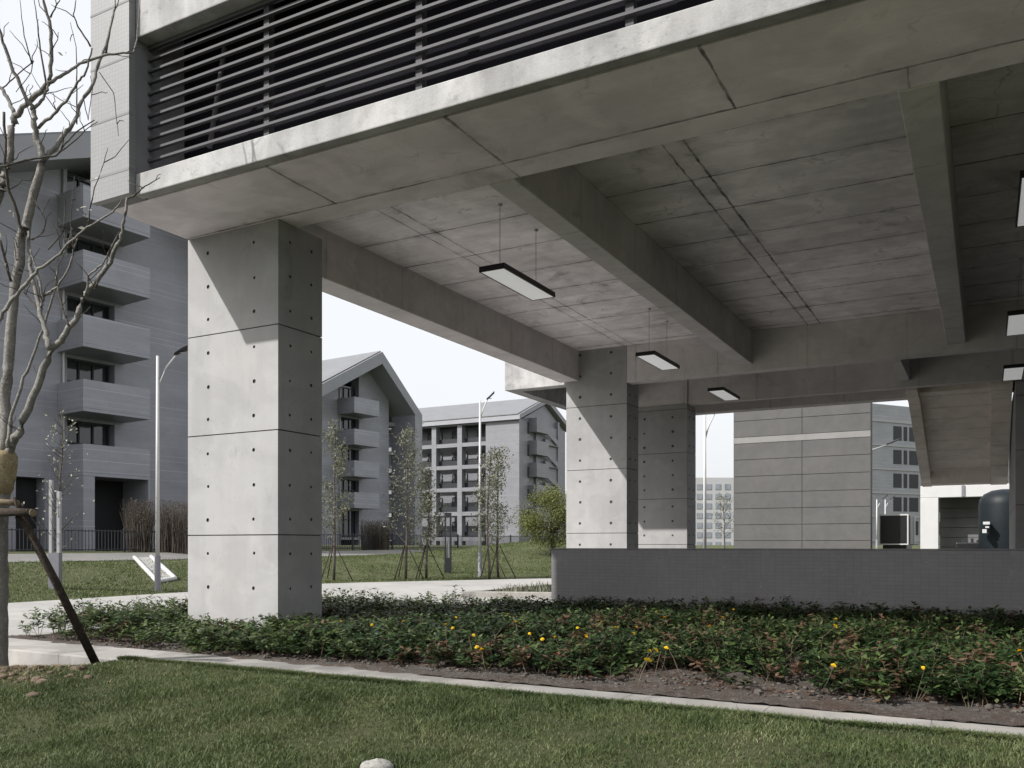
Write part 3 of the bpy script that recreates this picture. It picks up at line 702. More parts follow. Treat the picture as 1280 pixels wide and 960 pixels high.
# ------------------------------------------------------------------ bare tree on the left
D0 = 7.9
tr = thing('bare_tree', 'leafless pale-barked tree at the left edge with straw-wrapped trunk', 'tree', tuple(onz(-6, 866, -1.35)))
def branch(pts, r0, r1, d0, d1, m, wob=.006):
    n = len(pts); out = []; rad = []
    # densify and roughen
    for i in range(n-1):
        for q in range(4):
            a = (i+q/4)/(n-1); x = pts[i][0]+(pts[i+1][0]-pts[i][0])*q/4; y = pts[i][1]+(pts[i+1][1]-pts[i][1])*q/4
            p = atd(x, y, d0+(d1-d0)*a)
            if 0 < i+q: p = p+np.array([random.gauss(0, wob) for _ in range(3)])*min(1, (r0+(r1-r0)*a)*60)
            out.append(p); rad.append((r0+(r1-r0)*a)*random.uniform(.93, 1.1))
    out.append(atd(*pts[-1], d1)); rad.append(r1); m.tube(out, rad, 8); return out
m = MB()
branch([(-6, 880), (-5, 820), (-5, 760), (-4, 700), (-3, 640), (0, 600), (8, 566)], .105, .085, 7.9, 7.9, m, .002)
trunk = m.obj('trunk', M_BARK, tr, smooth_all=True)
m = MB(); tw = MB()
BR = [ # (points, r0, r1, depth0, depth1)
 ([(8,566),(6,500),(11,450),(20,358),(26,300),(33,278),(48,225),(54,200)], .060, .042, 7.9, 7.75),
 ([(54,200),(50,185),(45,172),(43,155),(42,137)], .034, .028, 7.75, 7.7),
 ([(42,137),(35,128),(22,98),(7,63),(0,42),(-6,10)], .022, .012, 7.7, 7.5),
 ([(42,137),(50,128),(58,115),(62,103)], .018, .012, 7.7, 7.75),
 ([(54,200),(62,191),(75,175),(87,160),(103,127),(117,103),(125,75),(133,55),(142,18),(147,4)], .028, .009, 7.75, 8.1),
 ([(-20,300),(0,241),(6,222),(12,199),(16,160),(18,145)], .045, .034, 7.95, 7.85),
 ([(18,145),(33,132),(58,108),(62,100),(64,67),(63,33),(55,5),(52,-12)], .030, .012, 7.85, 7.6),
 ([(60,104),(80,92),(100,80),(132,68),(150,67),(167,65),(171,50),(175,0)], .018, .006, 7.7, 8.2),
 ([(18,145),(9,122),(0,108),(-12,95)], .022, .015, 7.85, 7.9),
 ([(132,68),(137,40),(140,22),(147,5)], .011, .005, 8.05, 8.2),
 ([(48,160),(67,143),(83,127),(97,103),(107,90),(115,60)], .017, .008, 7.75, 7.3),
 ([(5,140),(7,207),(9,230),(20,262),(28,296)], .012, .019, 7.5, 7.75),
 ([(9,566),(16,555),(25,540),(47,482),(63,437),(80,422),(93,400),(107,367),(120,353),(138,328),(150,300),(156,276),(159,247)], .045, .014, 7.88, 7.4),
 ([(159,247),(166,246),(172,240),(181,233),(200,222)], .011, .004, 7.4, 7.3),
 ([(107,370),(111,345),(128,330),(140,308),(149,290)], .013, .006, 7.55, 7.3),
 ([(63,437),(57,417),(50,388),(43,358),(37,325),(36,300),(38,280)], .030, .014, 7.65, 7.9),
 ([(50,388),(53,378),(54,370),(48,345),(42,325),(38,312)], .018, .010, 7.75, 7.7),
 ([(54,370),(67,362),(72,358),(87,333),(92,313),(97,298)], .014, .008, 7.75, 7.5),
 ([(-8,412),(0,397),(17,373),(33,355),(48,337),(70,322),(88,302),(109,285),(141,265),(152,250)], .022, .007, 7.5, 7.2),
 ([(10,560),(12,533),(25,485),(36,458),(55,408),(68,362),(72,333),(85,305),(90,285)], .019, .008, 7.8, 7.95),
 ([(0,208),(25,203),(50,197),(70,195),(82,180),(95,165),(118,150)], .012, .006, 7.5, 7.7),
 ([(70,195),(95,175),(110,160),(122,152)], .007, .004, 7.65, 7.8),
 ([(40,300),(45,297),(55,290),(57,275),(50,262),(40,255)], .006, .003, 7.8, 7.6),
 ([(60,312),(80,290),(82,250),(66,240)], .007, .004, 7.7, 7.6),
 ([(109,285),(112,265),(118,235),(124,222),(135,185)], .008, .003, 7.35, 7.2),
 ([(92,313),(88,280),(90,250),(93,220)], .007, .003, 7.5, 7.5),
 ([(58,106),(50,60),(47,30),(42,-5)], .010, .004, 7.75, 7.9),
 ([(96,155),(96,100),(95,58),(88,28)], .008, .003, 7.9, 8.0),
 ([(113,58),(97,33),(92,18),(95,0)], .009, .004, 7.4, 7.3),
 ([(40,80),(30,45),(25,0)], .007, .003, 7.6, 7.5),
 ([(3,110),(20,95),(38,80),(42,76),(38,92),(20,115)], .007, .004, 7.8, 7.6),
 ([(124,90),(142,116),(146,150),(148,170)], .005, .003, 8.0, 8.1),
 ([(105,125),(110,150),(116,108),(113,95)], .005, .003, 7.9, 8.0),
 ([(62,68),(72,50),(73,40)], .006, .003, 7.7, 7.7), ([(63,22),(70,8),(75,0)], .009, .005, 7.65, 7.6),
 ([(0,300),(8,330),(14,352)], .012, .016, 7.6, 7.75), ([(30,365),(42,380),(50,390)], .008, .012, 7.8, 7.75),
 ([(72,358),(80,392),(86,407)], .010, .012, 7.6, 7.5), ([(120,360),(122,352),(118,362)], .008, .005, 7.4, 7.35)]
paths = []
for pts, r0, r1, d0, d1 in BR:
    # twig radii were judged against the sky, keep them a little finer than drawn
    out = branch(pts, r0*.84, r1*.78, d0, d1, m if r0 > .012 else tw); paths.append((out, r0))
for out, r0 in paths:                                     # short side twigs and buds
    for _ in range(max(1, len(out)//7)):
        i = random.randrange(1, len(out)-1); p = out[i]; q = p.copy(); pts = [p]; dr = np.array([random.gauss(0, 1), random.gauss(0, 1), random.uniform(.2, 1.2)]); dr /= np.linalg.norm(dr)
        for k_ in range(4): q = q+dr*random.uniform(.03, .09)+np.array([random.gauss(0, .012) for _ in range(3)]); pts.append(q)
        tw.tube(pts, [.0045, .004, .0035, .003, .002], 5)
br = m.obj('branches', M_BARK, tr, smooth_all=True); tw.obj('twigs', M_TWIG, tr, smooth_all=True)
lc = np.array([atd(x, y, 7.6) for x, y in ((8,210),(5,208),(13,264),(16,268),(97,262),(104,258),(113,262),(108,270),(0,292),(133,263),(103,285),(76,67),(83,66),(81,70),(6,330),(120,222))]); n = len(lc)
V, Fc = leaf_cloud(lc, rng.uniform(.03, .07, n), rng.uniform(.015, .03, n), rnd_dirs(n), rnd_dirs(n)); np_mesh('leaves', V, Fc, M_FOLW, tr)
MB().tube([atd(-4, 616, 7.9), atd(-2, 608, 7.9), atd(0, 596, 7.9), atd(2, 582, 7.9), atd(3, 570, 7.9), atd(3, 564, 7.9)], [.11, .125, .128, .128, .125, .10], 16).obj('straw_wrap', M_WRAP, tr)
sp_ = thing('tree_support', 'dark timber props and crossbar bracing the bare tree', 'tree support', tuple(onz(60, 850, -1.35)))
MB().tube([atd(24, 640, 7.75), atd(70, 728, 8.0), atd(123, 836, 8.35)], [.034, .037, .040], 10).obj('prop', M_POLE, sp_)
cb = MB().tube([atd(-20, 641, 7.72), atd(20, 640, 7.66), atd(40, 641, 7.62)], .036, 12).obj('crossbar', M_POLE, sp_)
MB().tube([atd(40, 641, 7.619), atd(41.5, 641, 7.612)], .034, 12).obj('cut_end', M_CUT, cb)
MB().tube([atd(-20, 626, 7.70), atd(23, 629, 7.72)], .028, 10).obj('crossbar', M_CUT, sp_)
MB().tube([atd(18, 622, 7.68), atd(24, 645, 7.66), atd(28, 630, 7.78), atd(20, 648, 7.7)], .012, 6).obj('tie', M_POLE, sp_)

# ------------------------------------------------------------------ buildings beyond the road
TH = R(-5.6)
def gable_building(name, label, org, sc_, nb, zb0, zapex, sl, sr, uL, uA, uR, ground, low_door):
    """local x = v (towards the road), y = u (receding to the right), z up; balconies stand at x = 0, the wall at x = -2.6"""
    b = thing(name, label, 'building', org, TH); S = sc_
    def part(mb, nm, m, par=b, bevel=0): return mb.obj(nm, m, par, local=True, bevel=bevel)
    VF = -2.6; LEN = 42
    def roofz(u): return zapex-(uA-u)*sl if u < uA else zapex-(u-uA)*sr
    th = 1.2
    w = MB()
    def slab(u0, u1, z0, x0=VF-1.2, x1=VF):                # a wall panel reaching up under the roof
        us = sorted({u0, u1, *( [uA] if u0 < uA < u1 else [])})
        poly = [(u0, z0)]+[(u1, z0)]+[(u, roofz(u)-th-.02) for u in us[::-1]]
        w.extr(poly, 'x', x0, x1)
    if low_door:
        slab(uL+.6, -2.25, ground); slab(-2.245, -.7, 3.72); slab(-.695, .55, ground)
        part(MB().box(VF-1.0, VF-.9, -2.25, -.69, ground, 3.75), 'entrance', M_DARK)
    else: slab(uL+.6, .3, ground)
    slab(3.40, 8.45, ground); slab(uR-1.3, uR-.004, ground, VF-1.2, -.004)
    w.extr([(uL+.6, ground), (uR-.1, ground), (uR-.1, roofz(uR)-th-.1), (uA, zapex-th-.1), (uL+.6, roofz(uL+.6)-th-.1)], 'x', -LEN, VF-3.0)
    part(w, 'wall', M_SIDE)
    # roof: a thick folded plate
    r = MB(); r.extr([(uL, roofz(uL)-th*1.05), (uA, zapex-th*1.15), (uR, roofz(uR)-th*1.05), (uR, roofz(uR)), (uA, zapex), (uL, roofz(uL))], 'x', -LEN, 0)
    part(r, 'roof', M_RAKE)
    t_ = MB(); t_.extr([(uL-.1, roofz(uL)+.02), (uA, zapex+.03), (uA, zapex+.15), (uL-.1, roofz(uL)+.16)], 'x', -LEN, -.25); part(t_, 'roof_sheet', M_ROOF)
    f_ = MB(); f_.box(VF-1.2, 0, uR-.34, uR-.02, ground, roofz(uR)-th*1.02); part(f_, 'end_fin', M_RAKE)
    # recess with windows between the two wall panels
    zt = [zb0+3.5*k for k in range(nb)]
    floors = [zb0-3.5]+zt if zb0 > 5 else zt
    for k, z in enumerate(zt):
        bal = MB(); bal.box(VF+.004, 0, 0, 4.0, z, z+.18); bal.box(-.16, 0, 0, 4.0, z+.18, z+1.74); bal.box(VF+.004, -.16, 0, .16, z+.18, z+1.74); bal.box(VF+.004, -.16, 3.84, 4.0, z+.18, z+1.74)
        part(bal, 'balcony', M_SIDE, bevel=.02)
    for z in ([zb0-3.3]+zt):
        fr = MB(); x = VF-.62
        z0 = z+.15; z1 = z+3.32
        for u in (.62, 1.5, 2.35, 3.25): fr.box(x, x+.08, u, u+.09, z0, z1)
        for zz in (z0, z0+1.9, z1-.09): fr.box(x+.01, x+.07, .6, 3.4, zz, zz+.09)
        wnd = part(fr, 'window', M_FRAME); part(MB().box(x-.05, x-.02, .56, 3.42, z0, z1+.2), 'pane', M_GLASS, wnd)
        sl_ = MB().box(VF-2.0, VF-.02, .56, 3.39, z-.18, z+.1); part(sl_, 'floor_slab', M_SIDE)
        part(MB().box(VF-2.8, VF-.6, 8.46, uR-1.31, z-.15, z+.25), 'gallery_slab', M_RAKE)
    part(MB().box(VF-2.9, VF-2.7, .5, uR-1.3, ground, roofz(uR)+1.5), 'back_wall', M_GLASS)
    part(MB().tube([(VF+.10, .30, ground), (VF+.10, .30, roofz(.3)-th)], .07, 8), 'drain_pipe', M_WHITE)
    if low_door:
        part(MB().box(VF+.004, -.01, .02, .66, ground, zb0-.004), 'porch_wall', M_SIDE); part(MB().box(VF+.004, -.01, 3.9, 4.0, ground, zb0-.004), 'porch_wall', M_SIDE); part(MB().box(VF+.02, VF+.05, .67, 3.89, ground, zb0-.01), 'porch_door', M_DARK)
    return b
o1 = atd(104, 682, 47.2)
gable_building('gable_building', 'grey gabled building with stacked balconies behind the bare tree, nearest one', (o1[0], o1[1], 0), 1, 5, 3.78, 24.3, .43, .9, -16, 4.65, 12.0, -.4, True)
o2 = atd(443, 682, 96.0)
gable_building('gable_building', 'grey gabled building with balconies seen between the first column and the street lamp', (o2[0], o2[1], 0), 1, 4, 4.14, 22.14, .55, .90, -16, 4.5, 11.55, -.2, False)

# building with a gridded front, right of the second gable
o3 = atd(649, 682, 140.0)
b3 = thing('grid_building', 'pale grey building with a gridded balcony front and open stair gable', 'building', (o3[0], o3[1], 0))
def P3(mb, nm, m, par=b3): return mb.obj(nm, m, par, local=True)
w = MB()
w.box(-6.2, -.004, 0, 1.2, 0, 20.4)                         # solid bay at the corner
us = [-70, -63, -56.5, -51.3, -46.3, -41.3, -36.3, -31.3, -26.3, -21.4, -16.35, -11.25, -6.2]
for u in us[:-1]: w.box(u-.45, u+.45, 0, 1.2, 0, 20.4)
for z in (1.1, 5.3, 9.3, 13.05, 16.75): w.box(-70, -6.2, .03, 1.17, z-.32, z+.32)
w.box(-70, -6.2, .02, 1.18, 20.0, 20.39)
w.box(-70, -.004, 6.0, 17.4, 0, 20.3)
w.box(-70, -6.2, 4.0, 6.0, 0, 20.2)
w.box(-6.19, -1.5, 1.2, 6.0, 0, 20.3)
P3(w, 'wall', M_SIDE3)
for i in range(len(us)-1):
    if us[i+1] < -30: continue
    for z in (1.1, 5.3, 9.3, 13.05, 16.75):
        a, b_ = us[i]+.45, us[i+1]-.45; fr = MB()
        lo = a+(b_-a)*.18
        for q in range(4): fr.box(lo+(b_-.5-lo)*q/3-.06, lo+(b_-.5-lo)*q/3+.06, 3.80, 3.97, z+.32, z+3.0)
        for zz in (z+1.2, z+2.2, z+2.95): fr.box(lo, b_-.5, 3.82, 3.95, zz, zz+.1)
        wn = P3(fr, 'window', M_POLEG); P3(MB().box(lo, b_-.5, 3.96, 3.99, z+.32, z+3.0), 'pane', M_GLASS3, wn)
        P3(MB().box(a, b_, .9, 1.0, z+.32, z+1.2), 'balustrade', M_FRAME)
r = MB(); r.extr([(-.6, 20.2), (9.8, 24.3), (19.0, 20.4), (19.0, 21.2), (9.8, 25.2), (-.6, 20.95)], 'x', -70, .4); P3(r, 'roof', M_RAKE)
r = MB(); r.extr([(-.7, 20.98), (9.8, 25.23), (9.8, 25.33), (-.7, 21.1)], 'x', -70, .1); P3(r, 'roof_sheet', M_ROOF)
g = MB(); g.box(-.30, .0, 1.21, 2.8, 0, 20.2); g.box(-.30, .2, 14.0, 14.6, 0, 21.5); g.extr([(1.21, 0), (17.4, 0), (17.4, 20.4), (9.8, 23.9), (1.21, 20.4)], 'x', -1.2, -.31); P3(g, 'gable_wall', M_SIDE3)
for z in (18.66, 14.95, 11.3, 7.65, 4.0):
    bx_ = MB(); bx_.box(-.29, 1.2, 3.9, 8.4, z, z+2.3); P3(bx_, 'balcony', M_SIDE3)
    P3(MB().box(-.28, .5, 8.5, 13.98, z-1.6, z-.7), 'stair_landing', M_SIDE3)
    P3(MB().extr([(8.3, z+.2), (12.8, z-1.5), (12.8, z-.6), (8.3, z+1.1)], 'x', .6, .8), 'stair_rail', M_SIDE3)
    P3(MB().box(-.28, -.2, 1.6, 3.8, z-.9, z+1.6), 'window', M_GLASS)

# screen of cement boards at the back
G0 = ony(917, 690, 43.0)[0]; G1 = ony(1088, 690, 43.0)[0]
gs = thing('panelled_building', 'plain grey panelled block with one pale band behind the columns', 'building', (G0, 43.0, -.9))
pm = MB(); GM = ony(1002.5, 600, 43.0)[0]
zs_b = [682-y for y in (676.5, 656, 635.5, 614.5, 593.5, 572)]
def zg(px, py): return ony(px, py, 43.0)[2]
rows = [zg(1002, y) for y in (700, 675.7, 655.2, 634.5, 614, 593, 571.5, 550.6)]+[zg(1002, 542.5)]
top = [zg(1002, y) for y in (521.5, 500, 479)]
def boards(zl, zh):
    pm.box(G0, GM-.012, 43.0, 43.05, zl+.012, zh-.012); pm.box(GM+.012, G1, 43.0, 43.05, zl+.012, zh-.012)
for a, b_ in zip(rows[:-2], rows[1:-1]): boards(a, b_)
boards(rows[-1], top[0]); boards(top[0], top[1]); boards(top[1], top[2])
pm.obj('panel', M_CLAD, gs)
MB().box(G0-.004, G1+.004, 42.99, 43.06, rows[-2]+.01, rows[-1]-.01).obj('pale_band', M_BAND, gs)
MB().box(G0+.004, G1-.004, 43.04, 43.7, -.9, top[2]-.004).obj('panel_backing', plain('board_joint', (.07, .068, .066), .8), gs)
MB().box(G1-.003, G1+.008, 43.0, 43.7, -.9, top[2]).obj('end_panel', M_CLAD, gs)

# blue-grey office block far behind
A4 = R(35.7); D4 = np.array([math.sin(A4), math.cos(A4), 0])
p4 = atd(1089, 682, 118.0); b4 = thing('office_block', 'pale blue-grey block with dark window rows behind the stair', 'building', (p4[0], p4[1], 0), math.pi/2-A4)
H4 = lambda y, px: None
hh = (682-504)/F*118
w = MB(); w.box(-4, 40, 0, 14, 0, hh); P = w.obj('wall', siding('far_blue_cladding', (.265, .272, .295), step=.45), b4, local=True)
fl = (682-617)/F*118/2
for k in range(1, 7):
    z = hh-(k-.3)*3.25
    MB().box(-4, 40, -.12, 0, z-.12, z+.12).obj('ledge', M_FARW, b4, local=True)
    for u in np.arange(4.2, 36, 5.6):
        wd = MB(); 
        wd.box(u, u+1.6, -.03, .0, z-2.5, z-.55); wd.box(u+2.0, u+2.7, -.03, 0, z-2.5, z-.55); wd.box(u+3.1, u+4.9, -.03, 0, z-2.5, z-.55)
        wd.obj('window', M_FRAME, b4, local=True)
# far white block with a grid of windows
p5 = atd(862, 682, 300); b5 = thing('apartment_block', 'distant white apartment block with small windows beyond the second column', 'building', (p5[0], p5[1], 0), YAW)
MB().box(-6, 26, 0, 15, -3, (682-597)/F*300).obj('wall', M_FARW, b5, local=True)
for k in range(7):
    z = (682-600)/F*300-3.3*(k+1)
    for u in np.arange(-4, 25, 3.2):
        m = MB(); m.box(u, u+1.9, -.15, 0, z, z+1.9); m.obj('window', M_FARG, b5, local=True)

# white portal of the pump house with its tank, and the trailer
Yp = 41.0
x0, x1, x2 = ony(1150.5, 650, Yp)[0], ony(1173, 650, Yp)[0], ony(1290, 650, Yp)[0]
zt0 = ony(1173, 622, Yp)[2]; zt1 = ony(1173, 607, Yp)[2]
ph = thing('outbuilding', 'small white-framed outbuilding with a dark panelled recess under the stair', 'building', (x0, Yp, -.9))
m = MB(); m.box(x0, x1, Yp, Yp+.8, -.9, zt0); m.box(x0, x2, Yp-.003, Yp+.8, zt0, zt1); m.obj('portal', M_WHITE, ph, bevel=.02)
bk = MB(); z = -.9
while z < zt0:
    bk.box(x1, x2, Yp+1.5, Yp+1.6, z+.01, min(z+.42, zt0+.3)-.01); z += .42
bk.obj('recess_wall', plain('recess_grey', (.13, .13, .13), .7), ph); MB().box(x1, x2, Yp+1.57, Yp+1.7, -.9, zt0+.3).obj('recess_backing', C_CORE, ph)
MB().box(x0, x2, Yp+.82, Yp+1.8, zt0+.32, zt0+.5).obj('roof', M_BAND, ph)
xs = ony(1204, 615, Yp)[0]; MB().box(xs-.06, xs+.06, Yp-.05, Yp-.004, zt0+.02, zt1-.02).obj('joint', M_POLEG, ph)
tp = atd(1256, 682, 33.0); tk = thing('storage_tank', 'dark blue-grey domed tank standing beside the stair wall', 'tank', (tp[0], tp[1], -1.0))
MB().lathe((tp[0], tp[1], -1.0), [(0, .0), (.86, .0), (.88, .05), (.88, 2.55), (.84, 2.75), (.70, 2.95), (.45, 3.08), (.15, 3.13), (0, 3.14)], 32).obj('tank_body', M_TANK, tk)
for px, py, a, b_ in ((1233, 654, .11, .10), (1234, 659, .06, .06), (1230.5, 664, .07, .14)):
    q = atd(px, py, 32.35); MB().box(q[0]-a, q[0]+a, q[1]-.25, q[1]+.25, q[2]-b_/2, q[2]+b_/2).obj('label_plate', M_WHITE, tk)
ep = atd(1216, 690, 34.0); en = thing('machine', 'low black machine on the floor beside the storage tank', 'machine', (ep[0], ep[1], -.9))
MB().box(ep[0]-.58, ep[0]+.58, ep[1]-.4, ep[1]+.4, -.9, .12).obj('housing', M_BLACK, en, bevel=.04)
m = MB(); 
for dx, a, b_ in ((-.3, .08, .24), (-.02, .05, .28), (.25, .12, .22), (.45, .05, .26)): m.box(ep[0]+dx-a, ep[0]+dx+a, ep[1]-.15, ep[1]+.15, .121, b_)
m.obj('valve_block', M_FRAME, en)
tq = atd(1117, 682, 41.0); tl = thing('box_trailer', 'boxy trailer with a white frame round its black end panel', 'trailer', (tq[0], tq[1], -.9))
ww = 38/F*41/1.12; zz0, zz1 = (682-681)/F*41, (682-643)/F*41; bx0, bx1 = tq[0]-ww/2, tq[0]+ww/2
MB().box(bx0, bx1, tq[1], tq[1]+4.0, zz0+.02, zz1).obj('body', plain('trailer_grey', (.25, .25, .26), .5), tl, bevel=.02)
m = MB(); e = .055
for a in ((bx0, bx1, zz0, zz0+e), (bx0, bx1, zz1-e, zz1+.01), (bx0, bx0+e, zz0+e, zz1-e), (bx1-e, bx1, zz0+e, zz1-e)): m.box(a[0], a[1], tq[1]-.05, tq[1]-.004, a[2], a[3])
m.obj('frame', M_WHITE, tl)
MB().box(bx0+e, bx1-e, tq[1]-.03, tq[1]-.006, zz0+e, zz1-e).obj('end_panel', M_BLACK, tl)
for k in range(4): MB().box(bx1-.004, bx1+.05, tq[1]+.3+k*1.0, tq[1]+.75+k*1.0, zz0+.05, zz1-.03).obj('side_post', M_WHITE if k % 2 else M_POLEG, tl)
MB().box(bx0+.15, bx1-.1, tq[1]+.2, tq[1]+3.8, zz0-.22, zz0+.0).obj('chassis', M_BLACK, tl)
for yy in (.9, 2.9):
    for xx in (bx0+.12, bx1-.3):
        MB().tube([(xx, tq[1]+yy, -.55), (xx+.2, tq[1]+yy, -.55)], .35, 16).obj('wheel', M_BLACK, tl)

# ------------------------------------------------------------------ street lamps and path lights
def street_lamp(base, H, label, head=True, side=1.0, r=.065, arm=.55):
    x, y, z = base; t = thing('street_lamp', label, 'street lamp', base, 0, 'street lamps along the roads')
    MB().lathe((x, y, z), [(0, 0), (.20, 0), (.20, .03), (.09, .05), (.085, 1.05), (.07, 1.08)], 14).obj('pole_base', M_POLEG, t)
    MB().tube([(x, y, z+1.06), (x, y, z+H)], [r, r*.62], 12).obj('pole', M_WHITE, t)
    dx, dy = RT[0]*side, RT[1]*side
    tip = (x+dx*arm, y+dy*arm, z+H+.02)
    MB().tube([(x, y, z+H-.75), (x+dx*arm*.45, y+dy*arm*.45, z+H-.36), tip], .026, 8).obj('arm', M_WHITE, t)
    MB().tube([(x, y, z+H-.95), (x+dx*arm*.4, y+dy*arm*.4, z+H-.42)], .014, 6).obj('brace', M_WHITE, t)
    hd = MB(); L = .78
    for q, (a, hw, dz) in enumerate(((0, .06, 0), (.06, .15, .03), (.28, .22, .14), (.50, .19, .26), (.60, .06, .31))):
        cx, cy, cz = tip[0]+dx*(a-.05), tip[1]+dy*(a-.05), tip[2]+dz
        hd.v += [(cx-dy*hw, cy+dx*hw, cz+.02), (cx, cy, cz+.075), (cx+dy*hw, cy-dx*hw, cz+.02), (cx, cy, cz-.035)]
    for q in range(4):
        for k_ in range(4): hd.f.append((q*4+k_, q*4+(k_+1) % 4, q*4+4+(k_+1) % 4, q*4+4+k_)); hd.sm.append(True)
    hd.f += [(3, 2, 1, 0), (16, 17, 18, 19)]; hd.sm += [False, False]
    hh_ = hd.obj('lamp_head', M_FRAME, t)
    MB().box(tip[0]+dx*.2-.07, tip[0]+dx*.2+.07, tip[1]+dy*.2-.07, tip[1]+dy*.2+.07, tip[2]+.06, tip[2]+.072).obj('lens', M_WHITE, hh_)
    return t
p = onz(197, 739, -1.36); street_lamp((p[0], p[1], -1.38), (739-444)*np.dot(p, FW)/F, 'white street lamp just left of the first column, with dark foot')
p = onz(600, 722.5, -1.36); street_lamp((p[0], p[1], -1.38), (722.5-500)*np.dot(p, FW)/F, 'white street lamp between the two columns, before the gridded building', side=.55)
p = atd(881, 700, 30.0); street_lamp((p[0], p[1], -1.31), 5.8, 'white street lamp seen right of the rear column, in the bright gap', side=.6)
p = atd(1066, 700, 52.0); street_lamp((p[0], p[1], -1.0), 7.0, 'street lamp whose arm sticks out from behind the panelled block', side=1.3, arm=1.6)
p = atd(1096, 690, 70.0); street_lamp((p[0], p[1], -.6), 4.3, 'small far street lamp rising behind the left side of the trailer', side=.8)
p = atd(1106.5, 690, 78.0); street_lamp((p[0], p[1], -.6), 4.7, 'small far street lamp rising behind the middle of the trailer', side=.8)
def path_light(base, H, label, two):
    x, y, z = base; t = thing('path_light', label, 'path light', base, YAW, 'path lights on the grass bank')
    hw = .15
    if two:
        MB().box(-hw, hw, -.1, .1, 0, H*.36).obj('foot', M_POLEG, t, local=True)
        for s_ in (-1, 1): MB().box(s_*hw-(.08 if s_ > 0 else 0), s_*hw+(0 if s_ > 0 else .08), -.06, .06, H*.36, H*(1.0 if s_ < 0 else .9)).obj('post', M_POST, t, local=True)
    else:
        MB().box(-hw, hw, -.1, .1, 0, H*.30).obj('foot', M_FRAME, t, local=True)
        for s_ in (-1, 1): MB().box(s_*hw-(.07 if s_ > 0 else 0), s_*hw+(0 if s_ > 0 else .07), -.08, .08, H*.30, H*.93).obj('post', M_FRAME, t, local=True)
        MB().box(-hw, hw, -.09, .09, H*.93, H).obj('cap', M_FRAME, t, local=True); MB().box(-.05, .05, -.03, .03, H*.30, H*.55).obj('light_panel', M_POST, t, local=True)
p = onz(69, 742, -1.36); path_light((p[0], p[1], -1.36), (742-600)*np.dot(p, FW)/F, 'twin pale post path light near the left edge, behind the timber prop', True)
p = onz(560, 721, -1.36); path_light((p[0], p[1], -1.36), (721-641)*np.dot(p, FW)/F, 'dark slotted path light among the slim staked trees', False)

# ------------------------------------------------------------------ fence on top of the bank
fe = thing('picket_fence', 'long dark metal picket fence on top of the grass bank', 'fence', (-33.8, 20, -.35))
rails = MB(); pk = MB()
fy = np.arange(2, 78, .16)
for y in fy:
    z = float(hgt(-33.8, y)); pk.box(-33.81, -33.785, y-.012, y+.012, z+.06, z+.98)
fy2 = np.arange(2, 78, 2.0)
for a, b_ in zip(fy2[:-1], fy2[1:]):
    za, zb_ = float(hgt(-33.8, a)), float(hgt(-33.8, b_))
    for dz in (.12, .92):
        rails.tube([(-33.8, a, za+dz), (-33.8, b_, zb_+dz)], .022, 6, cap=False)
rails.obj('rail', M_FRAME, fe); pk.obj('picket', M_FRAME, fe)
for y in np.arange(2, 78, 4.0):
    z = float(hgt(-33.8, y)); MB().box(-33.84, -33.76, y-.04, y+.04, z-.1, z+1.05).obj('post', M_FRAME, fe)
# concrete drain chute on the bank
c0 = atd(222, 726, 26.5); 
ch = thing('drain_chute', 'white concrete drain chute running down the grass bank', 'drain', (-24.5, 19.0, -1.2))
def bankp(px, py):                                       # where a measured ray meets the bank
    r = ray(px, py); d = 18.0
    while d < 60 and (r*d)[2] > float(hgt((r*d)[0], (r*d)[1])): d += .05
    return r*d
m = MB(); K = 9
def run(p0, p1): return [bankp(p0[0]+(p1[0]-p0[0])*q/K, p0[1]+(p1[1]-p0[1])*q/K) for q in range(K+1)]
La, Lb, Lc = run((168, 698), (197, 729)), run((189, 697), (219, 725)), run((197, 729), (219, 725))
up_ = np.array([0, 0, .05])
for ln in (La, Lb, Lc): m.tube([p+up_ for p in ln], .085, 6)
m.obj('side_wall', M_WHITE, ch)
m = MB()
for q in range(K): m.add([La[q]+up_*.6, Lb[q]+up_*.6, Lb[q+1]+up_*.6, La[q+1]+up_*.6], [(0, 1, 2, 3)])
m.obj('channel', M_ROAD, ch)

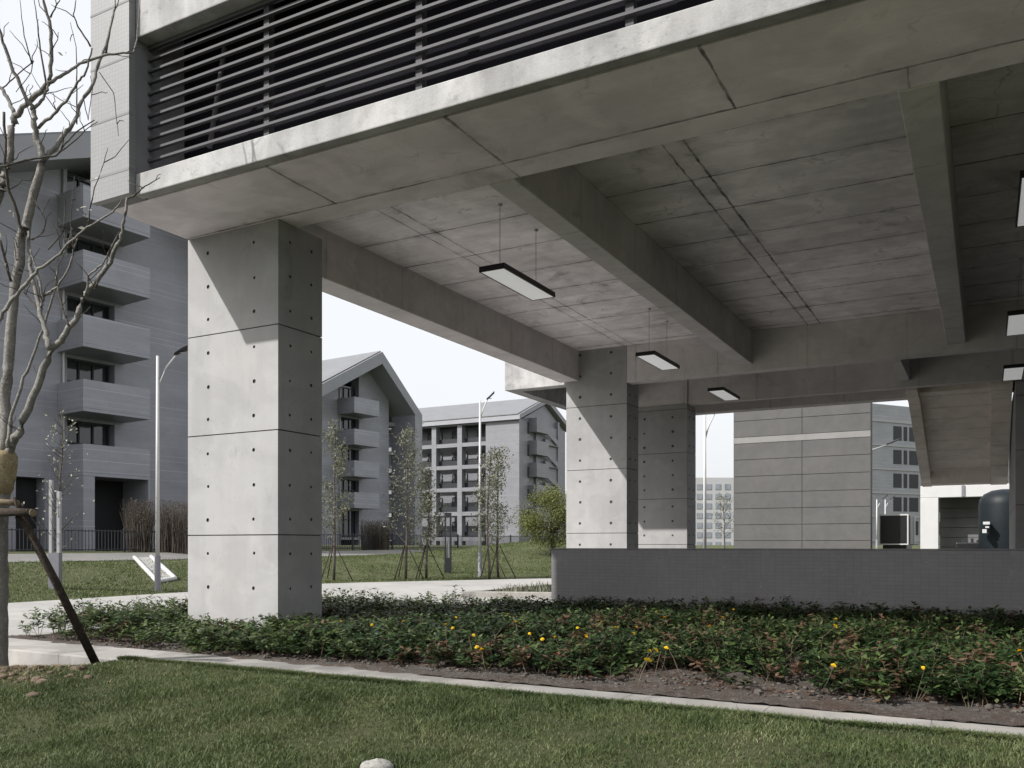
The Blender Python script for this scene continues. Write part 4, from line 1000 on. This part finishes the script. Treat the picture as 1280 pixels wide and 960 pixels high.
# ------------------------------------------------------------------ trees beyond the road
def slim_tree(base, H, wid, label, dens=900, seed=1, fol=M_FOLS, low=.22, group='slim staked young trees along the road', leaf=.11):
    rs = np.random.default_rng(seed); x, y, z = base
    t = thing('young_tree', label, 'tree', base, 0, group)
    m = MB(); top = H*.97; b_ = [(x, y, z-.05)]; 
    ox, oy = 0, 0
    pts = [(x, y, z-.05)]
    for k in range(1, 9): ox += rs.normal(0, .03); oy += rs.normal(0, .03); pts.append((x+ox, y+oy, z+H*.93*k/8))
    m.tube(pts, list(np.linspace(.060, .010, 9)), 8)
    C = []
    nb = 34
    for k in range(nb):
        f_ = low+(1-low)*(k+.5)/nb*.93; p = np.array(pts[min(8, int(f_*8))])*(1-(f_*8 % 1))+np.array(pts[min(8, int(f_*8)+1)])*(f_*8 % 1)
        a = rs.uniform(0, 2*math.pi); L = wid*(1.05-.75*f_)*rs.uniform(.6, 1.15); up = rs.uniform(.7, 1.5)
        q = [p+np.array([math.cos(a)*L*s_, math.sin(a)*L*s_, L*up*s_**1.3]) for s_ in (0, .35, .7, 1.0)]
        m.tube(q, [.014, .010, .007, .004], 5, cap=False)
        for s_ in (2, 3):
            for _ in range(int(dens/nb/2)): C.append(q[s_]+(q[s_]-q[s_-1])*rs.uniform(-1, .6)+rs.normal(0, .13, 3)*min(1, wid))
    C = np.array(C); n = len(C); C = C[C[:, 2] < z+H]
    n = len(C)
    global rng
    T = rs.normal(0, 1, (n, 3)); T /= np.linalg.norm(T, axis=1)[:, None]; Nn = rs.normal(0, 1, (n, 3)); Nn[:, 2] += .6; Nn /= np.linalg.norm(Nn, axis=1)[:, None]
    V, Fc = leaf_cloud(C, rs.uniform(.5, 1.2, n)*leaf, rs.uniform(.3, .7, n)*leaf, Nn, T)
    m.obj('trunk', M_TWIG, t); np_mesh('crown', V, Fc, fol, t)
    return t
def stakes(base, label, h=1.35, r=.75):
    x, y, z = base; t = thing('tree_stakes', label, 'tree stakes', base, 0, 'tripods of stakes propping the slim trees')
    for k in range(3):
        a = k*2.094+.5; q = (x+r*math.cos(a), y+r*math.sin(a)); z1 = float(hgt(*q))
        MB().tube([(q[0], q[1], z1-.05), (x+.06*math.cos(a), y+.06*math.sin(a), z+h)], .022, 6).obj('stake', M_POLE, t)
TREES = [((417, 726), 512, .85, 'slim young tree right beside the first column, leaves down to the bank', 11), ((507, 724), 520, 1.05, 'tallest slim young tree with paired stakes between first column and path light', 12),
         ((533, 723.5), 575, .8, 'thin young tree just left of the dark path light', 13), ((611.5, 723), 545, .8, 'young tree with a dark trunk directly behind the street lamp', 14), ((623, 722), 546, .95, 'slim young tree just right of the street lamp, with leafy tip', 15)]
SL = ['timber stakes propping the slim tree beside the first column', 'timber stakes propping the tallest slim tree', 'timber stakes propping the thin tree by the path light', 'timber stakes propping the tree behind the street lamp', 'timber stakes propping the tree right of the street lamp']
for ((px, py), ty, wd, lb, sd), sl in zip(TREES, SL):
    p = onz(px, py, -1.34); p[2] = float(hgt(p[0], p[1])); d = np.dot(p, FW)
    slim_tree(tuple(p), (py-ty)*d/F, wd, lb, 1700, sd); stakes(tuple(p), sl)
p = bankp(74, 735); slim_tree(tuple(p), 5.4, .9, 'thin blossoming sapling behind the twin post light at left', 170, 31, M_FOLW, .2, 'saplings', .10)
p = atd(905, 690, 60.0); slim_tree((p[0], p[1], -.6), 4.4, 1.1, 'thin leafy tree before the far white block', 500, 32, M_FOLS, .25, 'saplings', .13)
# round bushy tree left of the second column
p = atd(690, 690, 47.0); z0 = float(hgt(p[0], p[1]))
rt_ = thing('round_tree', 'bushy yellow-green tree just left of the second column', 'tree', (p[0], p[1], z0))
m = MB(); m.tube([(p[0], p[1], z0-.1), (p[0]+.05, p[1], z0+.7), (p[0], p[1], z0+1.6)], [.12, .10, .07], 8)
CL = []; rs = np.random.default_rng(5)
for _ in range(60):
    d_ = rs.normal(0, 1, 3); d_ /= np.linalg.norm(d_); rr = rs.uniform(.5, 1)**.5
    c = np.array([p[0], p[1], z0+2.05])+d_*np.array([1.65, 1.65, 1.5])*rr; c[2] = max(c[2], z0+.8)
    m.tube([(p[0], p[1], z0+1.3), tuple((c+np.array([p[0], p[1], z0+1.5]))/2), tuple(c)], [.03, .018, .006], 5, cap=False)
    CL.append(c+rs.normal(0, .25, (230, 3)))
C = np.concatenate(CL); n = len(C); V, Fc = leaf_cloud(C, rs.uniform(.06, .13, n), rs.uniform(.035, .07, n), rnd_dirs(n, .5), rnd_dirs(n))
m.obj('trunk', M_TWIG, rt_); np_mesh('crown', V, Fc, M_FOLR, rt_)
# dry brown shrubs behind the fence
def dry_shrub(px0, px1, top, label, seed, dd=40.7):
    rs = np.random.default_rng(seed); n = 420; px = rs.uniform(px0, px1, n); d = rs.uniform(dd-1.2, dd+1.3, n)
    P = np.array([ray(a, 682)*b_ for a, b_ in zip(px, d)]); P[:, 2] = hgt(P[:, 0], P[:, 1]); c = P.mean(0)
    Hh = (682-top)/F*dd-c[2]; t = thing('dry_shrub', label, 'shrub', tuple(c), 0, 'dry shrubs behind the fence')
    m = MB()
    for q in P:
        h_ = Hh*rs.uniform(.55, 1.0); a = rs.normal(0, .16, 2); m.tube([q, q+[a[0]*.4, a[1]*.4, h_*.55], q+[a[0], a[1], h_]], [.016, .012, .005], 4, cap=False)
    m.obj('stalks', M_BROWN, t)
    C = P[rs.integers(0, n, 900)]+np.stack([rs.normal(0, .14, 900), rs.normal(0, .14, 900), Hh*rs.uniform(.35, 1.0, 900)], -1)
    V, Fc = leaf_cloud(C, rs.uniform(.05, .11, 900), rs.uniform(.03, .06, 900), rnd_dirs(900), rnd_dirs(900)); np_mesh('leaves', V, Fc, M_BROWN, t)
dry_shrub(159, 190, 624, 'dry brown shrub behind the fence, left of the street lamp pole', 41)
dry_shrub(199, 236, 626, 'dry brown shrub behind the fence, between the lamp pole and first column', 42)
dry_shrub(452, 486, 650, 'dry brown shrub behind the fence, left of the tallest slim tree', 43, 56.0)
